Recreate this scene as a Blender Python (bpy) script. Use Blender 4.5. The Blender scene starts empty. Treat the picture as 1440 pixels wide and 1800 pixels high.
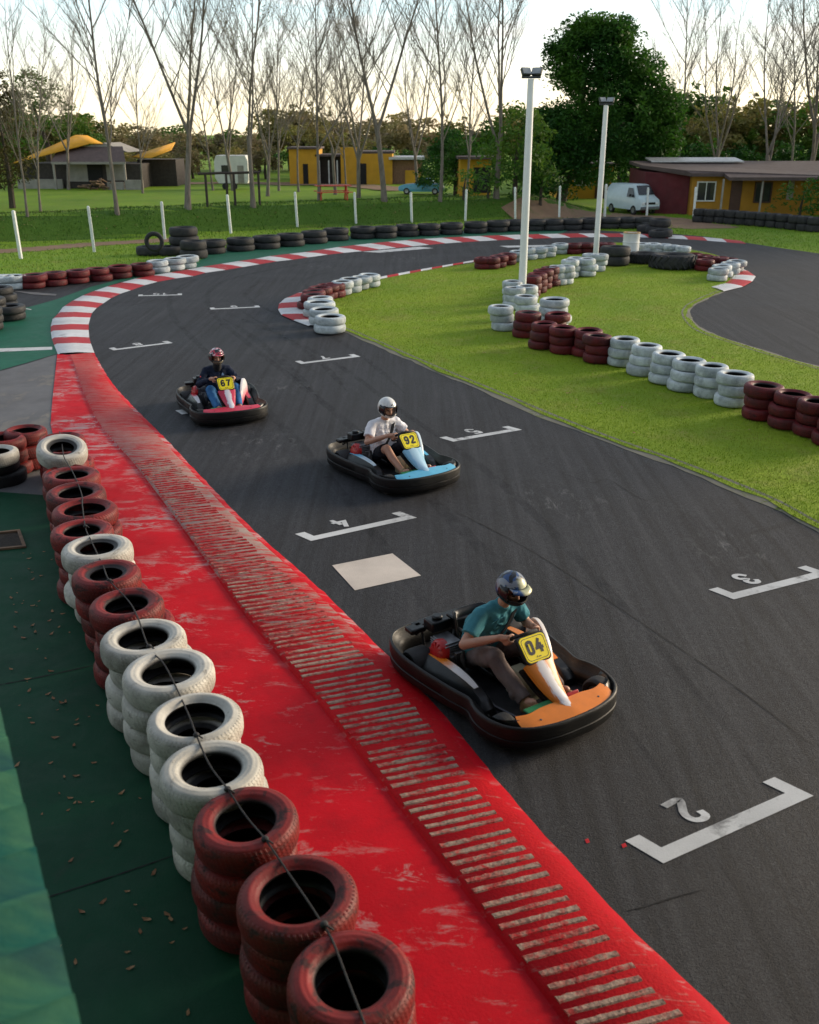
import bpy, bmesh, math, random
import numpy as np
from mathutils import Vector, Matrix, Quaternion
random.seed(7)
RNG = np.random.default_rng(7)
S = bpy.context.scene
COL = S.collection
PI = math.pi

# ------------------------------------------------------------------ camera
PITCH = math.radians(21.74); FX = 1680.0; CAM_H = 4.5
sP, cP = math.sin(PITCH), math.cos(PITCH)
def gp(u, v, z=0.0):
    """point of a horizontal plane seen at photo pixel u, v"""
    x = (u - 720) / FX; y = (v - 900) / FX
    t = (z - CAM_H) / (-sP - y * cP)
    return (x * t, (cP - y * sP) * t)
cam_d = bpy.data.cameras.new('camera'); cam = bpy.data.objects.new('camera', cam_d)
COL.objects.link(cam)
cam.location = (0, 0, CAM_H); cam.rotation_euler = (PI / 2 - PITCH, 0, 0)
cam_d.sensor_fit = 'HORIZONTAL'; cam_d.sensor_width = 24; cam_d.lens = 28
cam_d.clip_start = 0.05; cam_d.clip_end = 3000
cam_d.dof.use_dof = True; cam_d.dof.focus_distance = 12.5; cam_d.dof.aperture_fstop = 2.0
S.camera = cam

# ------------------------------------------------------------------ node helpers
class NT:
    def __init__(s, name):
        s.m = bpy.data.materials.new(name); s.m.use_nodes = True
        s.t = s.m.node_tree; s.b = s.t.nodes['Principled BSDF']
    def n(s, kind, **kw):
        nd = s.t.nodes.new(kind)
        for k, v in kw.items():
            setattr(nd, k, v)
        return nd
    def put(s, sock, v):
        if isinstance(v, bpy.types.NodeSocket): s.t.links.new(v, sock)
        elif isinstance(v, (tuple, list)):
            sock.default_value = tuple(v) + ((1,) if len(v) == 3 and len(sock.default_value) == 4 else ())
        else: sock.default_value = v
    def coord(s, which='Object'): return s.n('ShaderNodeTexCoord').outputs[which]
    def noise(s, vec, scale, detail=4, rough=.55, dist=0):
        nd = s.n('ShaderNodeTexNoise'); s.put(nd.inputs['Vector'], vec)
        nd.inputs['Scale'].default_value = scale; nd.inputs['Detail'].default_value = detail
        nd.inputs['Roughness'].default_value = rough; nd.inputs['Distortion'].default_value = dist
        return nd.outputs['Fac']
    def math(s, op, a, b=0.0, c=0.0):
        nd = s.n('ShaderNodeMath', operation=op)
        s.put(nd.inputs[0], a); s.put(nd.inputs[1], b); s.put(nd.inputs[2], c)
        return nd.outputs[0]
    def rng(s, v, a, b, c=0.0, d=1.0):
        nd = s.n('ShaderNodeMapRange', clamp=True); s.put(nd.inputs[0], v)
        for i, q in enumerate((a, b, c, d)): nd.inputs[i + 1].default_value = q
        return nd.outputs[0]
    def mix(s, f, a, b, mode='MIX'):
        nd = s.n('ShaderNodeMix', data_type='RGBA', blend_type=mode)
        s.put(nd.inputs[0], f); s.put(nd.inputs[6], a); s.put(nd.inputs[7], b)
        return nd.outputs[2]
    def sep(s, v):
        nd = s.n('ShaderNodeSeparateXYZ'); s.put(nd.inputs[0], v); return nd.outputs
    def vmul(s, v, k):
        nd = s.n('ShaderNodeVectorMath', operation='MULTIPLY'); s.put(nd.inputs[0], v); nd.inputs[1].default_value = k
        return nd.outputs[0]
    def vadd(s, v, w):
        nd = s.n('ShaderNodeVectorMath', operation='ADD'); s.put(nd.inputs[0], v); s.put(nd.inputs[1], w)
        return nd.outputs[0]
    def bump(s, h, strength=.3, dist=.01):
        nd = s.n('ShaderNodeBump'); nd.inputs['Strength'].default_value = strength
        nd.inputs['Distance'].default_value = dist; s.put(nd.inputs['Height'], h)
        s.t.links.new(nd.outputs[0], s.b.inputs['Normal'])
    def out(s, col=None, rough=None, metal=None, spec=None):
        if col is not None: s.put(s.b.inputs['Base Color'], col)
        if rough is not None: s.put(s.b.inputs['Roughness'], rough)
        if metal is not None: s.put(s.b.inputs['Metallic'], metal)
        if spec is not None: s.put(s.b.inputs['Specular IOR Level'], spec)
        return s.m
_simple = {}
def mat(name, c, rough=.6, metal=0, var=.18, scale=6, bump=0, spec=.5, coat=0):
    if name in _simple: return _simple[name]
    t = NT(name); co = t.coord()
    f = t.noise(co, scale, 5)
    lo = tuple(x * (1 - var) for x in c); hi = tuple(min(1, x * (1 + var)) for x in c)
    col = t.mix(t.rng(f, .3, .7), lo, hi)
    r = t.rng(t.noise(co, scale * 2.3, 3), .3, .7, max(0, rough - .08), min(1, rough + .08))
    t.out(col, r, metal, spec)
    t.b.inputs['Coat Weight'].default_value = coat
    if bump: t.bump(t.noise(co, scale * 12, 3), bump, .01)
    _simple[name] = t.m
    return t.m

# ------------------------------------------------------------------ mesh builder
def rotm(axis, ang): return Matrix.Rotation(ang, 4, axis)
def frame(d):
    d = Vector(d).normalized()
    a = Vector((0, 0, 1)) if abs(d.z) < .95 else Vector((1, 0, 0))
    u = d.cross(a).normalized(); return u, d.cross(u).normalized(), d
class MB:
    def __init__(s): s.v = []; s.f = []; s.mi = []
    def add(s, vs, fs, mi=0, M=None):
        o = len(s.v)
        s.v += [tuple(M @ Vector(p)) if M else tuple(p) for p in vs]
        s.f += [tuple(i + o for i in f) for f in fs]; s.mi += [mi] * len(fs)
        return s
    def box(s, c, size, mi=0, M=None):
        x, y, z = (q / 2 for q in size)
        vs = [(c[0] + i * x, c[1] + j * y, c[2] + k * z) for k in (-1, 1) for j in (-1, 1) for i in (-1, 1)]
        return s.add(vs, [(0, 2, 3, 1), (4, 5, 7, 6), (0, 1, 5, 4), (2, 6, 7, 3), (0, 4, 6, 2), (1, 3, 7, 5)], mi, M)
    def loft(s, loops, mi=0, caps=True, close=True, ring=False, M=None):
        n = len(loops[0]); vs = [p for L in loops for p in L]; fs = []
        R = len(loops)
        for i in range(R if ring else R - 1):
            for j in range(n if close else n - 1):
                a, b = i * n + j, i * n + (j + 1) % n
                k = (i + 1) % R
                fs.append((a, b, k * n + (j + 1) % n, k * n + j))
        if caps and not ring:
            fs.append(tuple(range(n))[::-1]); fs.append(tuple((R - 1) * n + j for j in range(n)))
        return s.add(vs, fs, mi, M)
    def tube(s, path, r, n=8, mi=0, closed=False, caps=True):
        path = [Vector(p) for p in path]; L = []
        rs = r if isinstance(r, (list, tuple)) else [r] * len(path)
        u = None
        for i, p in enumerate(path):
            a = path[i - 1] if i or closed else path[i]; b = path[(i + 1) % len(path)] if i < len(path) - 1 or closed else path[i]
            d = (b - a).normalized()
            if u is None: u = frame(d)[0]
            u = (u - d * u.dot(d)).normalized(); w = d.cross(u)
            L.append([tuple(p + (u * math.cos(q) + w * math.sin(q)) * rs[i]) for q in (2 * PI * k / n for k in range(n))])
        return s.loft(L, mi, caps, True, closed)
    def lathe(s, prof, n=24, mi=0, M=None, ring=False, caps=False):
        L = [[(r * math.cos(2 * PI * k / n), r * math.sin(2 * PI * k / n), z) for k in range(n)] for r, z in prof]
        return s.loft(L, mi, caps, True, ring, M)
    def prism(s, poly, z0, z1, mi=0, M=None):
        return s.loft([[(x, y, z0) for x, y in poly], [(x, y, z1) for x, y in poly]], mi, True, True, False, M)
    def ball(s, c, r, mi=0, nu=12, nv=8, M=None):
        rx, ry, rz = r if isinstance(r, (tuple, list)) else (r,) * 3
        vs = [(c[0], c[1], c[2] - rz)]
        for i in range(1, nv):
            a = PI * i / nv - PI / 2
            for j in range(nu):
                q = 2 * PI * j / nu
                vs.append((c[0] + rx * math.cos(a) * math.cos(q), c[1] + ry * math.cos(a) * math.sin(q), c[2] + rz * math.sin(a)))
        vs.append((c[0], c[1], c[2] + rz)); fs = []
        for j in range(nu):
            k = (j + 1) % nu
            fs.append((0, 1 + k, 1 + j))
            for i in range(nv - 2):
                a = 1 + i * nu; fs.append((a + j, a + k, a + nu + k, a + nu + j))
            a = 1 + (nv - 2) * nu; fs.append((a + j, a + k, len(vs) - 1))
        return s.add(vs, fs, mi, M)
    def caps_(s, p, q, r0, r1, mi=0, e0=True, e1=True):
        """tapered limb with rounded ends"""
        p, q = Vector(p), Vector(q); u, w, d = frame(q - p); n = 14
        L = [[tuple(c + (u * math.cos(2 * PI * k / n) + w * math.sin(2 * PI * k / n)) * r) for k in range(n)] for c, r in ((p, r0), (q, r1))]
        s.loft(L, mi)
        if e0: s.ball(p, r0, mi)
        if e1: s.ball(q, r1, mi)
        return s
    def mesh(s, name, mats, smooth=35):
        me = bpy.data.meshes.new(name); me.from_pydata(s.v, [], s.f)
        for m in (mats if isinstance(mats, (list, tuple)) else [mats]): me.materials.append(m)
        if any(s.mi): me.polygons.foreach_set('material_index', s.mi)
        bm = bmesh.new(); bm.from_mesh(me); bmesh.ops.recalc_face_normals(bm, faces=bm.faces); bm.to_mesh(me); bm.free()
        if smooth:
            me.polygons.foreach_set('use_smooth', [True] * len(me.polygons))
            me.set_sharp_from_angle(angle=math.radians(smooth))
        me.update(); return me
    def build(s, name, mats, parent=None, smooth=35, bevel=0):
        o = bpy.data.objects.new(name, s.mesh(name, mats, smooth)); COL.objects.link(o)
        if parent: o.parent = parent
        if bevel:
            b = o.modifiers.new('bevel', 'BEVEL'); b.width = bevel; b.segments = 2; b.limit_method = 'ANGLE'; b.angle_limit = math.radians(40)
        return o
    def fuse(s, name, mats, parent=None, voxel=.008, smooth_it=4, folds=0):
        """one continuous surface out of the overlapping limbs"""
        me = s.mesh(name + '_raw', mats, 0); o = bpy.data.objects.new('tmp', me); COL.objects.link(o)
        r = o.modifiers.new('r', 'REMESH'); r.mode = 'VOXEL'; r.voxel_size = voxel; r.use_smooth_shade = True
        k = o.modifiers.new('s', 'SMOOTH'); k.factor = .5; k.iterations = smooth_it
        dg = bpy.context.evaluated_depsgraph_get(); e = o.evaluated_get(dg)
        m2 = bpy.data.meshes.new_from_object(e); m2.name = name
        bpy.data.objects.remove(o); bpy.data.meshes.remove(me)
        if folds:
            from mathutils import noise as mn
            m2.update(); sd_ = random.random() * 50
            new = []
            for v in m2.vertices:
                q = v.co; w = mn.noise(Vector((q.x * 9 + sd_, q.y * 9, q.z * 16))) ; r = 1 - abs(mn.noise(Vector((q.x * 11 + q.z * 9 + sd_, q.y * 11 - q.z * 6, q.z * 7)))) * 2.2
                new.append(q + v.normal * folds * (.7 * w + .9 * max(0, r) - .35))
            for v, q in zip(m2.vertices, new): v.co = q
        m2.materials.clear()
        for m in (mats if isinstance(mats, (list, tuple)) else [mats]): m2.materials.append(m)
        m2.polygons.foreach_set('use_smooth', [True] * len(m2.polygons))
        ob = bpy.data.objects.new(name, m2); COL.objects.link(ob)
        if parent: ob.parent = parent
        return ob
def tag(o, label=None, cat=None, group=None, kind=None):
    if label: o['label'] = label
    if cat: o['category'] = cat
    if group: o['group'] = group
    if kind: o['kind'] = kind
    return o
def thing(name, label, cat, loc=(0, 0, 0), rz=0, group=None):
    o = bpy.data.objects.new(name, None); COL.objects.link(o); o.empty_display_size = .2
    o.location = loc; o.rotation_euler = (0, 0, rz)
    return tag(o, label, cat, group)
def spline(pts, n, closed=False):
    """Catmull-Rom through pts, n samples even in arc length"""
    P = np.array(pts, float); k = len(P); out = []
    segs = k if closed else k - 1
    for i in range(segs):
        if closed: a, b, c, d = P[(i - 1) % k], P[i], P[(i + 1) % k], P[(i + 2) % k]
        else: a, b, c, d = P[max(i - 1, 0)], P[i], P[i + 1], P[min(i + 2, k - 1)]
        for t in np.linspace(0, 1, 16, endpoint=False):
            out.append(.5 * ((2 * b) + (c - a) * t + (2 * a - 5 * b + 4 * c - d) * t * t + (3 * b - a - 3 * c + d) * t ** 3))
    out.append(P[0] if closed else P[-1]); out = np.array(out)
    L = np.r_[0, np.cumsum(np.linalg.norm(np.diff(out, axis=0), axis=1))]
    q = np.linspace(0, L[-1], n, endpoint=not closed)
    return np.stack([np.interp(q, L, out[:, j]) for j in range(out.shape[1])], 1)
def inside(poly, X, Y):
    r = np.zeros(len(X), bool); n = len(poly)
    for i in range(n):
        x0, y0 = poly[i]; x1, y1 = poly[(i + 1) % n]
        if y0 == y1: continue
        c = ((y0 > Y) != (y1 > Y)) & (X < (x1 - x0) * (Y - y0) / (y1 - y0) + x0)
        r ^= c
    return r
def ordinal(i):
    base = ['first', 'second', 'third', 'fourth', 'fifth', 'sixth', 'seventh', 'eighth', 'ninth', 'tenth', 'eleventh', 'twelfth', 'thirteenth',
            'fourteenth', 'fifteenth', 'sixteenth', 'seventeenth', 'eighteenth', 'nineteenth', 'twentieth']
    if i < 20: return base[i]
    return ('twenty-' + base[i - 20]) if i < 29 else ('thirtieth' if i == 29 else 'thirty-' + base[i - 30])

# ------------------------------------------------------------------ light and sky
SUN_EL, SUN_AZ = 14.0, 64.0          # degrees; azimuth from +Y towards +X (the low sun stands to the right)
W = bpy.data.worlds.new('World'); S.world = W; W.use_nodes = True
wt = W.node_tree; bg = wt.nodes['Background']
sky = wt.nodes.new('ShaderNodeTexSky'); sky.sky_type = 'NISHITA'; sky.sun_disc = False
sky.sun_elevation = math.radians(SUN_EL); sky.sun_rotation = math.radians(SUN_AZ)
sky.altitude = 50; sky.air_density = 1.0; sky.dust_density = 1.5; sky.ozone_density = 1.0
tc = wt.nodes.new('ShaderNodeTexCoord'); sx = wt.nodes.new('ShaderNodeSeparateXYZ'); wt.links.new(tc.outputs['Generated'], sx.inputs[0])
# thin bright veil of evening cloud low over the horizon
ramp = wt.nodes.new('ShaderNodeValToRGB'); wt.links.new(sx.outputs['Z'], ramp.inputs[0])
E_ = ramp.color_ramp.elements; E_[0].position = 0.0; E_[0].color = (10.2, 8.5, 5.6, 1)
E_[1].position = 1.0; E_[1].color = (2.1, 2.35, 2.9, 1)
for p, c in ((.03, (10.4, 9.3, 7.0, 1)), (.065, (8.3, 8.6, 7.9, 1)), (.105, (5.7, 7.1, 7.5, 1)), (.25, (3.6, 4.4, 5.0, 1))):
    e = E_.new(p); e.color = c
mp = wt.nodes.new('ShaderNodeVectorMath'); mp.operation = 'MULTIPLY'; mp.inputs[1].default_value = (5, 5, 38); wt.links.new(tc.outputs['Generated'], mp.inputs[0])
cn = wt.nodes.new('ShaderNodeTexNoise'); cn.inputs['Scale'].default_value = 1.0; cn.inputs['Detail'].default_value = 6; wt.links.new(mp.outputs[0], cn.inputs['Vector'])
cr = wt.nodes.new('ShaderNodeMapRange'); cr.inputs[1].default_value = .52; cr.inputs[2].default_value = .72; cr.inputs[3].default_value = 0; cr.inputs[4].default_value = .55
wt.links.new(cn.outputs['Fac'], cr.inputs[0])
cm = wt.nodes.new('ShaderNodeMix'); cm.data_type = 'RGBA'; wt.links.new(cr.outputs[0], cm.inputs[0]); wt.links.new(ramp.outputs[0], cm.inputs[6]); cm.inputs[7].default_value = (7.4, 5.9, 5.2, 1)
sm = wt.nodes.new('ShaderNodeMix'); sm.data_type = 'RGBA'; sm.inputs[0].default_value = .72
wt.links.new(sky.outputs[0], sm.inputs[6]); wt.links.new(cm.outputs[2], sm.inputs[7])
wt.links.new(sm.outputs[2], bg.inputs[0]); bg.inputs[1].default_value = 0.10
sl = bpy.data.lights.new('sun', 'SUN'); so = bpy.data.objects.new('sun', sl); COL.objects.link(so)
sl.energy = 2.5; sl.angle = math.radians(20); sl.color = (1, .83, .62)
e_, a_ = math.radians(SUN_EL), math.radians(SUN_AZ)
so.rotation_euler = Vector((math.cos(e_) * math.sin(a_), math.cos(e_) * math.cos(a_), math.sin(e_))).to_track_quat('Z', 'Y').to_euler()
S.view_settings.view_transform = 'Standard'; S.view_settings.look = 'None'
S.view_settings.exposure = 1.05; S.view_settings.gamma = 1.0; S.view_settings.use_curve_mapping = False
S.render.engine = 'CYCLES'

# ------------------------------------------------------------------ ground materials
def m_asphalt():
    t = NT('asphalt'); co = t.coord()
    big = t.rng(t.noise(co, .32, 5, .6, .6), .32, .7)
    sc = t.rng(t.noise(t.vmul(co, (1.0, 1.0, 1)), 2.2, 6, .65), .35, .7)
    fine = t.noise(co, 130, 2, .7)
    col = t.mix(big, (.008, .009, .0125), (.020, .0222, .029))
    col = t.mix(t.math('MULTIPLY', sc, .35), col, (.038, .040, .047))
    col = t.mix(t.rng(fine, .3, .75), t.mix(.45, col, (.004, .004, .005)), t.mix(.22, col, (.12, .12, .13)))
    g2 = t.noise(co, 48, 3, .8); col = t.mix(t.rng(g2, .53, .68, 0, .34), col, (.085, .088, .10)); col = t.mix(t.rng(g2, .32, .46, .6, 0), col, (.004, .004, .005))
    mp = t.n('ShaderNodeMapping'); t.put(mp.inputs['Vector'], co); mp.inputs['Rotation'].default_value = (0, 0, -.54); mp.inputs['Scale'].default_value = (5.5, .16, 1)
    st = t.noise(mp.outputs[0], 1.3, 6, .65, .3)
    col = t.mix(t.rng(st, .48, .66, 0, .75), col, (.008, .008, .009)); col = t.mix(t.rng(st, .30, .46, .32, 0), col, (.075, .075, .08))
    md = t.noise(co, 16, 5, .75); col = t.mix(t.rng(md, .25, .5, .55, 0), col, (.010, .010, .011)); col = t.mix(t.rng(md, .54, .72, 0, .35), col, (.060, .063, .070))
    # pale scuffs and old patches
    sf = t.rng(t.noise(t.vmul(co, (1.2, .5, 1)), 1.1, 8, .78, 1.2), .64, .76, 0, .5)
    col = t.mix(sf, col, (.16, .16, .16))
    # scraped spots at known places, old paint rubbed off
    for px, rr_ in (((440, 785), 1.1), ((490, 678), .8), ((1120, 795), .9), ((1300, 965), .7), ((560, 470), 1.5), ((720, 455), 1.6), ((980, 880), .8)):
        gx, gy = gp(*px); dd = t.n('ShaderNodeVectorMath', operation='DISTANCE'); t.put(dd.inputs[0], t.vmul(co, (1, 1, 0))); dd.inputs[1].default_value = (gx, gy, 0)
        f_ = t.math('MULTIPLY', t.rng(dd.outputs['Value'], rr_ * .2, rr_, 1, 0), t.rng(t.noise(t.vmul(co, (2.5, 1.0, 1)), 2.2, 8, .8, .6), .54, .68))
        col = t.mix(t.math('MULTIPLY', f_, .55), col, (.26, .26, .26) if px[0] != 1120 else (.07, .11, .13))
    # racing line rubber
    s = t.sep(co)
    line = t.noise(t.vadd(t.vmul(co, (.9, .35, 1)), (3, 1, 0)), .5, 3)
    col = t.mix(t.rng(line, .5, .7, 0, .35), col, (.018, .018, .02))
    # cracks
    vo = t.n('ShaderNodeTexVoronoi', feature='DISTANCE_TO_EDGE'); t.put(vo.inputs['Vector'], t.vadd(co, t.vmul(t.n('ShaderNodeTexNoise').outputs['Color'], (.6, .6, 0))))
    vo.inputs['Scale'].default_value = .22
    ck = t.math('MULTIPLY', t.rng(vo.outputs['Distance'], .002, .006, 1, 0), t.rng(t.noise(co, .5), .5, .6, 0, .7))
    col = t.mix(ck, col, (.012, .012, .012))
    t.out(col, t.rng(big, 0, 1, .66, .80), 0, .28)
    t.bump(t.noise(co, 60, 4, .8), .75, .014)
    return t.m
def m_paint_ground(name, c, worn, amount=.55, c2=None, rough=.5, stretch=(1, 1, 1)):
    t = NT(name); co = t.coord()
    v = t.rng(t.noise(co, 1.3, 5, .6), .3, .7)
    col = t.mix(v, tuple(x * .8 for x in c), c2 or tuple(x * 1.12 for x in c))
    w = t.noise(t.vmul(co, stretch), 2.6, 9, .72, .6)
    w2 = t.noise(co, .55, 3)
    wf = t.math('MULTIPLY', t.rng(w, amount, amount + .12), t.rng(w2, .42, .62))
    col = t.mix(wf, col, worn)
    fine = t.noise(co, 70, 3, .7)
    col = t.mix(t.rng(fine, .58, .75, 0, .35), col, tuple(x * .35 for x in c))
    t.out(col, t.rng(w, .3, .7, rough, rough + .2), 0, .22)
    t.bump(t.noise(co, 60, 4, .7), .35, .008)
    return t.m
def m_grass(name, a, b, c, scale=1.0, slope=False):
    t = NT(name); co = t.coord()
    v = t.rng(t.noise(co, .35 * scale, 5, .6), .3, .7)
    col = t.mix(v, a, b)
    d = t.rng(t.noise(co, 1.6 * scale, 6, .65, .4), .5, .75, 0, .6)
    col = t.mix(d, col, c)
    f = t.rng(t.noise(co, 24 * scale, 4, .7), .3, .7)
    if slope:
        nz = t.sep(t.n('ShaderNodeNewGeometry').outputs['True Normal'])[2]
        col = t.mix(t.rng(nz, .985, .95, 0, .85), col, (.028, .085, .008))  # steep bank darkened here: its shade is put into the grass colour
    col = t.mix(f, t.mix(.35, col, tuple(x * .5 for x in a)), col)
    t.out(col, .85, 0, .2); t.bump(t.noise(co, 18 * scale, 4, .7), .8, .05)
    return t.m
def m_blade(name, a, b, c):
    t = NT(name); g = t.n('ShaderNodeNewGeometry'); co = t.coord()
    col = t.mix(g.outputs['Random Per Island'], a, b)
    col = t.mix(t.rng(t.noise(co, .5, 5, .65), .5, .72, 0, .75), col, c)
    t.out(col, .6, 0, .25)
    t.b.inputs['Transmission Weight'].default_value = 0
    return t.m
MA = m_asphalt()
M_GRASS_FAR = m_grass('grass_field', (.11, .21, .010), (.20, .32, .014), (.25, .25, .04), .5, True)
M_GRASS = m_grass('grass_island', (.155, .26, .012), (.26, .345, .018), (.31, .25, .075), .8)
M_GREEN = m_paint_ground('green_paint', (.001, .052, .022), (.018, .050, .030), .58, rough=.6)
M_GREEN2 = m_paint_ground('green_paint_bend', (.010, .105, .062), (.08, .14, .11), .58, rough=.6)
M_CONC = m_paint_ground('grey_concrete', (.13, .13, .135), (.27, .24, .19), .5, rough=.7, stretch=(1, .5, 1))
M_RED = m_paint_ground('red_paint', (.50, .008, .014), (.50, .36, .34), .565, c2=(.56, .012, .018), rough=.42, stretch=(.9, 1.6, 1))
M_RIB = m_paint_ground('worn_rib', (.36, .29, .22), (.40, .03, .03), .50, rough=.7, stretch=(1, 1, 1))
M_KR = m_paint_ground('kerb_red', (.42, .022, .028), (.40, .25, .24), .56, rough=.5)
M_KW = m_paint_ground('kerb_white', (.62, .62, .62), (.30, .30, .30), .56, rough=.55)
M_MARK = m_paint_ground('marking_white', (.56, .57, .57), (.09, .09, .09), .515, rough=.6)
M_PATCH = m_paint_ground('patch_cream', (.60, .53, .46), (.22, .20, .17), .60, rough=.6)
M_DIRT = m_paint_ground('dirt', (.24, .155, .10), (.12, .13, .05), .5, rough=.9)

# ------------------------------------------------------------------ terrain: flat track, grassed bank, lower field behind it
TOE = np.array([gp(*p) for p in ((-500, 462), (0, 431), (250, 418), (400, 408), (600, 399), (900, 387), (1010, 383))])
def sst(a, b, x):
    t = np.clip((x - a) / (b - a), 0, 1); return t * t * (3 - 2 * t)
def height(X, Y):
    X = np.asarray(X, float); Y = np.asarray(Y, float)
    d = Y - np.interp(X, TOE[:, 0], TOE[:, 1])
    z = 1.05 * sst(0, 3.0, d) - 1.85 * sst(3.6, 16, d) + .05 * np.sin(X * .9 + 1) * sst(0, 2, d) * np.sin(Y * .7)
    return z * (1 - sst(6.5, 12, X))
def hit(u, v):
    """where the sight line through photo pixel u, v meets the ground"""
    x = (u - 720) / FX; y = (v - 900) / FX
    d = Vector((x, cP - y * sP, -sP - y * cP)); t = 5.0
    while t < 400:
        p = d * t
        if p.z + CAM_H <= float(height(p.x, p.y)): return Vector((p.x, p.y, float(height(p.x, p.y))))
        t += .05
    return Vector((d.x * 120, d.y * 120, -1))
xs = np.unique(np.r_[np.linspace(-700, -62, 16), np.arange(-62, 62, 1.0), np.linspace(62, 700, 16)])
ys = np.unique(np.r_[np.linspace(-60, 34, 8), np.arange(34, 78, .5), np.arange(78, 160, 4), np.linspace(160, 1400, 14)])
GX, GY = np.meshgrid(xs, ys); GZ = height(GX, GY)
nx, ny = len(xs), len(ys)
b = MB(); b.v = list(zip(GX.ravel(), GY.ravel(), GZ.ravel()))
b.f = [(j * nx + i, j * nx + i + 1, (j + 1) * nx + i + 1, (j + 1) * nx + i) for j in range(ny - 1) for i in range(nx - 1)]; b.mi = [0] * len(b.f)
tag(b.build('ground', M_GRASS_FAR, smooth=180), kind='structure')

def sheet(name, pts, z, m, world=False, n=None, jitter=0, closed_spline=True):
    w = [tuple(p) for p in pts] if world else [gp(*p) for p in pts]
    if n: w = spline(w, n, True)
    w = [(x + RNG.normal() * jitter, y + RNG.normal() * jitter) for x, y in w]
    bm = bmesh.new(); vs = [bm.verts.new((x, y, z)) for x, y in w]
    es = [bm.edges.new((vs[i], vs[(i + 1) % len(vs)])) for i in range(len(vs))]
    bmesh.ops.triangle_fill(bm, use_beauty=True, edges=es, normal=(0, 0, 1))
    for f in bm.faces:
        if f.normal.z < 0: f.normal_flip()
    me = bpy.data.meshes.new(name); bm.to_mesh(me); bm.free(); me.materials.append(m)
    o = bpy.data.objects.new(name, me); COL.objects.link(o)
    tag(o, kind='structure'); o['poly'] = 0; del o['poly']
    return o, w
A_PX = [(-900, 560), (-300, 520), (0, 506), (100, 500), (180, 492), (250, 484), (300, 474), (350, 466), (362, 452), (372, 441), (420, 433), (500, 427), (570, 419), (640, 413),
        (720, 409), (800, 406), (900, 401), (1000, 402), (1100, 408), (1180, 411), (1240, 416), (1305, 426), (1370, 436), (1440, 446), (1600, 474), (2100, 540)]
A_W = [gp(*p) for p in A_PX] + [(22, 16), (16, 6), (12, -5), (-14, -5), (-16, 10)]
sheet('asphalt', A_W, .012, MA, True)
I_PX = [(1440, 933), (1340, 880), (1200, 823), (1060, 773), (960, 733), (860, 690), (740, 640), (650, 600), (600, 580), (556, 572), (536, 545), (545, 522), (575, 505), (620, 497), (660, 492), (740, 477), (835, 463),
        (870, 452), (930, 441), (1000, 432), (1060, 427), (1120, 429), (1190, 436), (1240, 445), (1280, 458), (1296, 475), (1290, 497), (1272, 512), (1235, 528), (1212, 543), (1211, 560), (1235, 583), (1300, 606), (1360, 625), (1440, 648), (1620, 700), (1700, 800), (1640, 1010)]
_, I_W = sheet('island_grass', I_PX, .030, M_GRASS, n=150, jitter=.03)
# crumbling pale edge of the island
ew = [(x, y) for x, y in spline([gp(*p) for p in I_PX], 260, True)]
c0 = np.mean(np.array(ew), 0); b = MB()
ea = np.array(ew); tn = np.roll(ea, -1, 0) - np.roll(ea, 1, 0); nm = np.stack([tn[:, 1], -tn[:, 0]], 1); nm /= np.linalg.norm(nm, axis=1)[:, None]
wd = .04 + .17 * RNG.random(len(ea)) ** 2; wd = (wd + np.roll(wd, 1) + np.roll(wd, 2)) / 3
sgn = 1 if sum(ea[i, 0] * ea[(i + 1) % 260, 1] - ea[(i + 1) % 260, 0] * ea[i, 1] for i in range(260)) > 0 else -1
oo = ea + nm * sgn * wd[:, None]; ii = ea - nm * sgn * .16
vs = [(x, y, .016) for x, y in oo] + [(x, y, .034) for x, y in ii]
fs = [(i, (i + 1) % 260, 260 + (i + 1) % 260, 260 + i) for i in range(260)]
M_EDGE = m_paint_ground('worn_edge', (.20, .19, .15), (.10, .13, .03), .5, rough=.9, stretch=(2, 2, 1))
b.add(vs, fs); tag(b.build('island_edge', M_EDGE, smooth=0), kind='structure')

# painted green areas, concrete in between
sheet('green_run_off', [(-700, 700), (-300, 660), (0, 652), (50, 638), (104, 622), (96, 600), (93, 570), (112, 540), (150, 518), (210, 497), (290, 481), (400, 464), (470, 452), (560, 440), (640, 431), (760, 420), (900, 414), (985, 412), (1000, 405),
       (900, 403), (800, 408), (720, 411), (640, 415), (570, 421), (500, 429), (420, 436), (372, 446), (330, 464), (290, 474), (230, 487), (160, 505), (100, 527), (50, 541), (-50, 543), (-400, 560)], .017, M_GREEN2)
TYRE_PX = [(617, 1725), (523, 1572), (433, 1440), (378, 1350), (337, 1263), (295, 1183), (253, 1120), (222, 1062), (193, 1010), (170, 965), (145, 933), (150, 897), (138, 866), (125, 835), (115, 806), (110, 786), (115, 768), (105, 752)]
TYRE_COL = 'rrrwwwwrrwrrrrrwrr'
A_ST = [gp(u, v, .74) for u, v in TYRE_PX]
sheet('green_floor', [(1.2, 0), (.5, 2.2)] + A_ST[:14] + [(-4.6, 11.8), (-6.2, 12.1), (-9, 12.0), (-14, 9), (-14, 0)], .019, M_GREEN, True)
sheet('concrete_apron', [gp(*p) for p in ((-700, 702), (-300, 662), (0, 654), (50, 640), (100, 624), (94, 690), (92, 745), (110, 800))] + [(-4.6, 11.8), (-6.2, 12.1), (-9, 12.0), (-14, 9)], .0165, M_CONC, True)

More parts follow.
